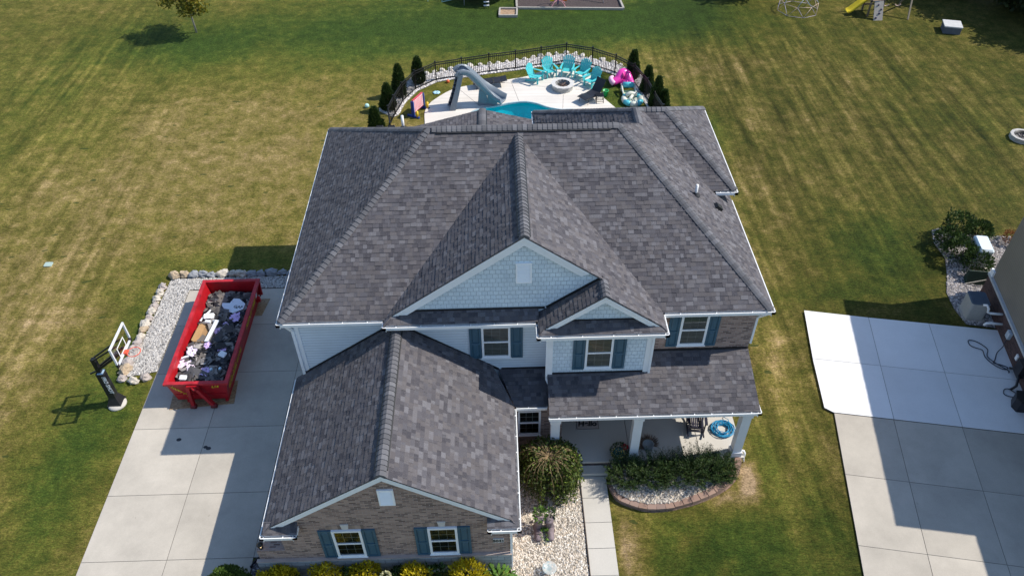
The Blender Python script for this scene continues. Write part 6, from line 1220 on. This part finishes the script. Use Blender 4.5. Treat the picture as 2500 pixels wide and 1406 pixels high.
mb.hexa([(-.27, .44, 1.03), (.27, .44, 1.03), (.27, .49, 1.03), (-.27, .49, 1.03), (-.24, .47, 1.14), (.24, .47, 1.14), (.24, .51, 1.14), (-.24, .51, 1.14)]); mb.box(-.25, .25, .22, .25, .44, .49); mb.build('backrest', M_NAVY, rk)
for s in (-1, 1):
    MB().beam((s*.29, -.32, .64), (s*.29, .30, .62), .1, .028).build('armrest', M_NAVY, rk); MB().beam((s*.27, -.25, .06), (s*.27, -.27, .63), .04, .04, (0, 1, 0)).build('leg', M_NAVY, rk); MB().hexa([(s*.27-.02, .18, .06), (s*.27+.02, .18, .06), (s*.27+.02, .22, .06), (s*.27-.02, .22, .06), (s*.27-.02, .46, 1.08), (s*.27+.02, .46, 1.08), (s*.27+.02, .5, 1.08), (s*.27-.02, .5, 1.08)]).build('leg', M_NAVY, rk)
    pts_ = [(s*.27, -.45+.1*i, .03+.16*((i-4.2)/5.5)**2) for i in range(11)]; mb = MB()
    for a, b_ in zip(pts_, pts_[1:]): mb.beam(a, b_, .04, .05)
    mb.build('rocker', M_NAVY, rk)
mb = MB()
for z_ in (.14, .22, .30): mb.box(-.26, .26, -.27, -.245, z_, z_+.03)
for y in (-.1, .1): mb.box(-.27, .27, y, y+.025, .10, .13)
mb.build('stretcher', M_NAVY, rk)
rng = random.Random(6); P = []
for i in range(240):
    t = i/240*6.2832*15; r = .30+.10*math.sin(i*.21)+rng.uniform(-.012, .012); P.append((6.93+r*math.cos(t)*1.05+.03*math.sin(t*.17), -.55+r*math.sin(t)*.95, PF+.02+.10*i/240+.02*math.sin(t*2.3)))
P += [(7.2, -.2, PF+.12), (7.1, -.05, PF+.06), (7.22, .12, PF+.03)]
o = MB().tube(P, .0125, 5).build('garden_hose', rnd_island('blue_hose', [(.015, .27, .50)], .4, .4)); tag(recentre(o), 'coiled bright blue garden hose on the porch beside the right column', 'hose')
fpz = thing('flower_pot', 'teal glazed pot with red and yellow flowers by the middle column', 'flower pot', (3.17, -1.55, PF)); ORG[fpz.name] = (0, 0, 0)
MB().lathe([(0, 0), (.13, 0), (.2, .26), (.21, .28), (.17, .28), (.15, .22), (0, .22)], (0, 0, 0), 18).build('pot', plain('teal_glaze', (.03, .12, .12), .25, .2), fpz); rng = random.Random(9); mb = MB(); m2 = MB(); m3 = MB()
for i in range(420):
    v = rvec(rng); p = Vector((v.x*.28, v.y*.26, .36+v.z*.2)); leafquad(mb, p, v+rvec(rng)*.5, rvec(rng), .08, .04)
for i in range(60): v = rvec(rng); leafquad(m2, Vector((.17, .05, .48))+v*.07, v, rvec(rng), .06, .05)
for i in range(90): v = rvec(rng); leafquad(m3, Vector((-.08, -.13, .38))+Vector((v.x*.2, v.y*.15, v.z*.16)), v, rvec(rng), .06, .045)
mb.build('foliage', leaf_mat('pot_leaf', [(.02, .045, .012), (.05, .08, .02), (.14, .15, .10)], .2), fpz, uv=False); m2.build('red_petals', leaf_mat('red_petal', [(.40, .01, .02), (.6, .03, .05)], .2), fpz, uv=False); m3.build('yellow_petals', leaf_mat('yellow_petal', [(.40, .32, .08), (.6, .5, .16)], .2), fpz, uv=False)['kind'] = 'stuff'
wr_ = thing('grass_planter', 'round grey planter ringed by dry brown feathery grass on the porch', 'planter', (4.2, -1.2, PF)); ORG[wr_.name] = (0, 0, 0); MB().lathe([(0, 0), (.17, 0), (.20, .2), (.17, .2), (.15, .15), (0, .15)], (0, 0, 0), 20).build('pot', plain('grey_pot', (.22, .24, .25), .7, .1), wr_); rng = random.Random(10); mb = MB()
for i in range(420):
    a = rng.uniform(-.5, 3.9); d = Vector((math.cos(a), math.sin(a), rng.uniform(.1, .8))).normalized(); leafquad(mb, Vector((.17*math.cos(a), .17*math.sin(a), .16)), d, rvec(rng), rng.uniform(.12, .3), .012)
mb.build('dry_grass', leaf_mat('dry_grass_blade', [(.10, .06, .04), (.20, .13, .09), (.14, .09, .07)], .2), wr_, uv=False)
o = MB().lathe([(0, 0), (.05, 0), (.065, .1), (.05, .18), (.035, .22), (.05, .28), (.03, .34), (0, .35)], (0, 0, 0), 10).build('garden_figurine', M_WHITE); o.location = (6.62, -1.78, .2); tag(o, 'tiny white garden figurine above the yews at the porch edge', 'figurine')
o = thing('clay_pot', 'small reddish clay pot with a green sprig beside the walkway top', 'pot', (2.98, -2.02, .1)); ORG[o.name] = (0, 0, 0); MB().lathe([(0, 0), (.07, 0), (.1, .15), (.08, .15), (0, .12)], (0, 0, 0), 12).build('pot', plain('clay', (.30, .08, .05), .8, .1), o); ball_bush(o, M_GRN, .09, .09, .26, 90, .06, 141)
# gravel garden ornaments
pt = thing('boot_planter', 'pair of pinkish-grey boot-shaped stone planters with green plants', 'planter', (.47, -4.15, .05)); ORG[pt.name] = (0, 0, 0); M_BOOT = stone_mat('boot_stone', (.20, .16, .17))
for x, a in ((-.19, .1), (.2, -.12)):
    mb = MB().tube(bez([(x, .2, 0), (x+a*.2, .19, .3), (x+a*.4, .16, .64)], 4), [.15, .155, .145, .135, .13, .13, .14, .155, .165], 12); mb.tube(bez([(x, .14, .10), (x, -.10, .11), (x, -.28, .07)], 4), [.13, .13, .125, .12, .12, .12, .115, .105, .075], 10); mb.build('boot', M_BOOT, pt)
rng = random.Random(14)
for mat_, n_, cx, cy, cz, sx, sy, sz in ((M_HOSTA, 120, -.12, .25, .72, .16, .2, .14), (M_GRN, 90, .12, .3, .66, .2, .16, .16), (M_HOSTA, 70, .02, -.12, .16, .1, .16, .14)):
    mb = MB()
    for i in range(n_): v = rvec(rng); leafquad(mb, Vector((cx+v.x*sx, cy+v.y*sy, cz+v.z*sz)), v+rvec(rng)*.8+Vector((0, 0, .3)), rvec(rng), rng.uniform(.08, .17), .05)
    mb.build('foliage', mat_, pt, uv=False)
gd = thing('glass_bird_bath', 'round clear mosaic glass dish standing on the cream gravel', 'bird bath', (.56, -5.45, .05)); ORG[gd.name] = (0, 0, 0)
gma, nt, N, L, b = node_mat('mosaic_glass'); v = N.new('ShaderNodeTexVoronoi'); v.inputs['Scale'].default_value = 14; L.new(obj_n(nt), v.inputs['Vector']); s_ = N.new('ShaderNodeSeparateColor'); L.new(v.outputs['Color'], s_.inputs[0]); L.new(ramp_n(nt, s_.outputs[0], [(0, (.70, .66, .60)), (.5, (.60, .68, .68)), (.8, (.36, .50, .52)), (1, (.8, .78, .74))]), b.inputs['Base Color']); b.inputs['Roughness'].default_value = .15
tr = N.new('ShaderNodeBsdfTransparent'); ms = N.new('ShaderNodeMixShader'); ms.inputs[0].default_value = .5; L.new(tr.outputs[0], ms.inputs[1]); L.new(b.outputs[0], ms.inputs[2]); L.new(ms.outputs[0], N['Material Output'].inputs[0])
MB().lathe([(0, .25), (.14, .255), (.215, .30), (.225, .31), (.215, .315), (.13, .275), (0, .27)], (0, 0, 0), 28).build('dish', gma, gd); MB().lathe([(.1, 0), (.025, .03), (.02, .24), (.08, .252)], (0, 0, 0), 10).build('stand', M_BLACK, gd)
# ------------------------------------------------------------------ far back yard
M_TIM = plain('grey_timber', (.46, .44, .40), .85, .15, 8.); 
mu = MB().prism([(.9, 35.62), (8.22, 35.12), (7.9, 42), (.95, 42)], .004, .02).build('mulch_ground', (lambda: plain('brown_mulch', (.075, .055, .052), .95, .45, 14., .03))()); struct(mu, 'brown rubber mulch ground of the play area', 'mulch')
bd = thing('play_area_border', 'grey timber border round the brown mulch play area', 'border', (4.5, 35.4, 0))
for a, b_ in (((.9, 35.62), (8.22, 35.12)), ((8.22, 35.14), (7.9, 42)), ((.9, 35.64), (.95, 42))): MB().beam((*a, .08), (*b_, .08), .13, .15).build('timber', M_TIM, bd)
sb = thing('sandbox', 'small timber sandbox with tan sand beside the play area corner', 'sandbox', (.3, 34.9, 0))
for a, b_ in (((-.3, 35.55), (.93, 35.45)), ((.9, 35.4), (.84, 34.35)), ((.9, 34.3), (-.36, 34.36)), ((-.34, 34.4), (-.28, 35.5))): MB().beam((*a, .09), (*b_, .09), .11, .17).build('timber', M_TIM, sb)
MB().prism([(-.28, 34.4), (.83, 34.36), (.88, 35.4), (-.24, 35.48)], .01, .06).build('sand', plain('tan_sand', (.36, .24, .15), .95, .35, 8., .03), sb)
cs = thing('spinning_seesaw', 'colourful spinning seesaw with yellow seats and pink legs on the mulch', 'playground toy', (3.76, 35.9, 0)); c0 = Vector((3.76, 35.95, 0)); M_PLG = plain('pale_pink_metal', (.55, .25, .28), .5, .1)
MB().tube([c0+Vector((0, 0, .15)), c0+Vector((0, 0, 1.15))], .05, 8).build('post', M_BLU, cs)
for a in (-.55, -2.55, .6, 2.5): MB().tube(bez([c0+Vector((0, 0, .4)), c0+Vector((.3*math.cos(a), .3*math.sin(a), .38)), c0+Vector((.62*math.cos(a), .62*math.sin(a), .03))], 4), .03, 6).build('leg', M_PLG, cs)
MB().tube([c0+Vector((1.05*math.cos(t)*.75, 1.05*math.sin(t)*.5, .75)) for t in [6.2832*i/20 for i in range(20)]], .03, 6, closed=True).build('ring', M_YEL, cs)
for s in (-1, 1):
    MB().beam(c0+Vector((s*.1, 0, .85)), c0+Vector((s*1.15, .05, .85)), .07, .05).build('arm', M_RED if s > 0 else M_YEL, cs); MB().box(c0.x+s*1.0-.17, c0.x+s*1.0+.17, c0.y-.1, c0.y+.12, .88, .93).build('seat', plain('pale_seat', (.62, .52, .5), .5, .1), cs); MB().box(c0.x+s*.45-.13, c0.x+s*.45+.13, c0.y-.35, c0.y-.3, .5, .95).build('foot_panel', M_YEL if s < 0 else plain('orange_panel', (.7, .16, .03), .4, .1), cs)
sw = thing('swing_set', 'grey-pink swing set post standing on the brown mulch', 'swing set', (6.95, 36.3, 0)); 
for p, q in (((6.98, 36.25, 0), (6.72, 37.4, 2.1)), ((6.98, 38.6, 0), (6.72, 37.5, 2.1)), ((3.0, 38.2, 0), (3.3, 39.4, 2.1)), ((3.0, 40.6, 0), (3.3, 39.5, 2.1))): MB().tube([p, q], .045, 8).build('leg', plain('pinkish_metal', (.46, .38, .36), .5, .1), sw)
MB().tube([(6.72, 37.45, 2.1), (3.3, 39.45, 2.1)], .045, 8).build('crossbar', plain('pinkish_metal', (.46, .38, .36), .5, .1), sw)
tr_ = thing('trampoline', 'large round black trampoline with white ladder rungs at the top edge', 'trampoline', (-1.5, 38.3, 0)); ORG[tr_.name] = (0, 0, 0)
MB().lathe([(0, .86), (1.95, .88), (1.95, .9), (0, .885)], (0, 0, 0), 40).build('mat', M_BLACK, tr_); MB().lathe([(1.96, .86), (2.3, .86), (2.3, .92), (1.96, .92), (1.96, .86)], (0, 0, 0), 40).build('pad_ring', plain('dark_pad', (.02, .035, .03), .6, .1), tr_)
for i in range(8):
    a = 6.2832*i/8+.2; MB().tube([(2.25*math.cos(a), 2.25*math.sin(a), 0), (2.25*math.cos(a), 2.25*math.sin(a), .86)], .03, 6).build('leg', plain('galvanised', (.34, .36, .38), .4, .1, metal=.3), tr_)
    if i % 2 == 0: MB().tube([(2.32*math.cos(a), 2.32*math.sin(a), .9), (2.32*math.cos(a), 2.32*math.sin(a), 2.6)], .025, 6).build('net_pole', M_BLACK, tr_)
ld = MB()
for s in (-.14, .14): ld.beam((.3+s, -2.42, 0), (.3+s, -2.32, .86), .03, .03, (0, 1, 0))
ld = ld.build('ladder', M_BLACK, tr_)
for z_ in (.18, .42, .66): MB().box(.3-.19, .3+.19, -2.52+z_*.1, -2.42+z_*.1, z_, z_+.05).build('rung', M_WHITE, ld)
so_ = thing('green_swing_frame', 'pale green metal swing frame feet beside the trampoline', 'swing frame', (-4.85, 37.1, 0)); M_PG = plain('pale_green_metal', (.36, .55, .46), .4, .1)
for p, q in (((-5.33, 37.2, 0), (-5.7, 38.3, 1.9)), ((-4.35, 37.05, 0), (-3.9, 38.2, 1.9)), ((-4.35, 37.05, .02), (-3.45, 37.35, .06)), ((-5.7, 38.3, 1.9), (-3.9, 38.2, 1.9)), ((-5.8, 39.5, 0), (-5.7, 38.3, 1.9)), ((-3.8, 39.4, 0), (-3.9, 38.2, 1.9))): MB().tube([p, q], .03, 6).build('pole', M_PG, so_)
# climbing dome
dm = thing('climbing_dome', 'pastel metal climbing dome on the back right lawn', 'climbing dome', (20.3, 34.35, 0)); cd = Vector((20.1, 34.6, 0)); ringz = [(0, 1.38, 8, 0.), (.62, 1.25, 8, .5), (1.15, .80, 4, .0), (1.42, .0, 1, 0)]
nodes = []
for z_, r_, n_, of in ringz: nodes.append([cd+Vector((r_*math.cos(6.2832*(i+of)/n_), r_*math.sin(6.2832*(i+of)/n_), z_)) for i in range(n_)])
M_LAV = plain('lavender_metal', (.46, .40, .52), .4, .1); M_PCH = plain('peach_metal', (.60, .44, .36), .4, .1); M_SKY = plain('sky_blue_metal', (.26, .38, .5), .4, .1); bars = {0: [], 1: [], 2: []}
for i in range(8): bars[0] += [(nodes[0][i], nodes[0][(i+1) % 8])]; bars[1] += [(nodes[0][i], nodes[1][i]), (nodes[1][i], nodes[1][(i+1) % 8])]; bars[0] += [(nodes[0][(i+1) % 8], nodes[1][i])]; bars[2] += [(nodes[1][i], nodes[2][(i//2) % 4 if i % 2 == 0 else ((i+1)//2) % 4])]
for i in range(4): bars[2] += [(nodes[2][i], nodes[2][(i+1) % 4])]; bars[1] += [(nodes[2][i], nodes[3][0])]
for k, m_ in ((0, M_LAV), (1, M_PCH), (2, M_SKY)):
    mb = MB()
    for a, b_ in bars[k]: MB().tube([a, b_], .015, 5).build('bar', m_, dm)
# playset
M_CED = plain('weathered_cedar', (.20, .15, .11), .85, .2, 7.); ps = thing('wooden_playset', 'wooden playset with yellow slide, climbing wall and two swings', 'playset', (24.9, 33.4, 0))
for x, y in ((24.45, 33.3), (25.3, 33.3), (24.45, 34.3), (25.3, 34.3)): MB().box(x-.05, x+.05, y-.05, y+.05, 0, 1.9).build('post', M_CED, ps)
MB().box(24.4, 25.35, 33.25, 34.35, 1.0, 1.06).build('deck', M_CED, ps)
mb = MB()
for z_ in (.35, .7, 1.3, 1.55): mb.box(24.42, 25.33, 34.31, 34.34, z_, z_+.12)
mb.build('boards', M_CED, ps)
wl_ = MB().hexa([(24.62, 32.62, 0), (25.22, 32.62, 0), (25.22, 32.68, 0), (24.62, 32.68, 0), (24.62, 33.2, 1.06), (25.22, 33.2, 1.06), (25.22, 33.26, 1.06), (24.62, 33.26, 1.06)]).build('climbing_wall', plain('grey_boards', (.34, .31, .28), .85, .15, 7.), ps)
rng = random.Random(11)
for x, t in ((24.75, .15), (24.95, .38), (25.05, .58), (24.85, .82)): MB().blob((x+.02, 32.62+.58*t-.03, 1.06*t), (.07, .04, .06), rng, 8, .3).build('hold', plain('purple_hold', (.06, .05, .12), .5, .2), wl_)
sp_ = bez([(24.4, 33.8, 1.08), (24.1, 33.75, .9), (23.7, 33.7, .58), (23.35, 33.65, .30), (23.12, 33.62, .2)], 4); mb = MB(); sweep(mb, sp_, [(-.22, .14), (-.2, 0), (.2, 0), (.22, .14), (.25, .14), (.22, -.03), (-.22, -.03), (-.25, .14)], True); mb.build('slide', plain('yellow_slide', (.80, .60, .03), .4, .08), ps)
MB().beam((25.3, 33.8, 2.05), (27.3, 33.8, 2.05), .1, .12).build('swing_beam', M_CED, ps)
for p in ((26.94, 32.65, 0), (27.2, 34.9, 0)): MB().beam(p, (27.25, 33.8, 2.05), .09, .09, (1, 0, 0)).build('swing_leg', plain('pale_post', (.28, .23, .17), .85, .15, 7.), ps)
for x in (25.75, 26.55):
    MB().tube(bez([(x-.2, 33.8, .58), (x-.08, 33.8, .48), (x+.08, 33.8, .48), (x+.2, 33.8, .58)], 4), .035, 6).build('swing_seat', plain('pale_swing', (.62, .44, .36), .5, .1), ps); mb = MB().tube([(x-.2, 33.8, .58), (x-.22, 33.8, 2.0)], .008, 4); mb.tube([(x+.2, 33.8, .58), (x+.22, 33.8, 2.0)], .008, 4); mb.build('chain', M_BLACK, ps)
ub = thing('utility_vault', 'grey concrete box with pale flat lid on the back right lawn', 'utility box', (29.0, 30.85, 0), None, R(-16)); ORG[ub.name] = (0, 0, 0)
MB().prism(rrect(.52, .5, .03, 2), 0, .42).build('body', plain('slate_concrete', (.10, .11, .13), .8, .15, 5.), ub); MB().prism(rrect(.55, .53, .03, 2), .422, .5).build('lid', plain('pale_lid', (.50, .50, .49), .8, .1, 5.), ub)
fr_ = thing('fire_ring', 'pale stone ring with black liner and ashes on the right lawn', 'fire ring', (27.15, 18.0, 0)); ORG[fr_.name] = (0, 0, 0)
mb = MB()
for i in range(12):
    a0 = 6.2832*i/12; a1 = a0+6.2832/12-.01; V = []
    for z_ in (0, .24):
        for r_, aa in ((.62, a0), (.62, a1), (.46, a1), (.46, a0)): V.append((r_*math.cos(aa), r_*math.sin(aa), z_))
    mb.hexa(V)
mb.build('stone_ring', plain('pale_ring_stone', (.44, .42, .39), .9, .1, 6.), fr_); MB().lathe([(.455, .23), (.44, .235), (.43, .03), (0, .03)], (0, 0, 0), 26).build('liner', M_BLACK, fr_); mb = MB(); rng = random.Random(1)
for i in range(26): a = rng.random()*6.28; r_ = .36*math.sqrt(rng.random()); mb.blob((r_*math.cos(a), r_*math.sin(a), .06), (.05, .04, .03), rng, 6, .3, smooth=False)
o = mb.build('ashes', rnd_island('ash', [(.10, .08, .08), (.3, .27, .26), (.05, .05, .05)], .9), fr_); o['kind'] = 'stuff'
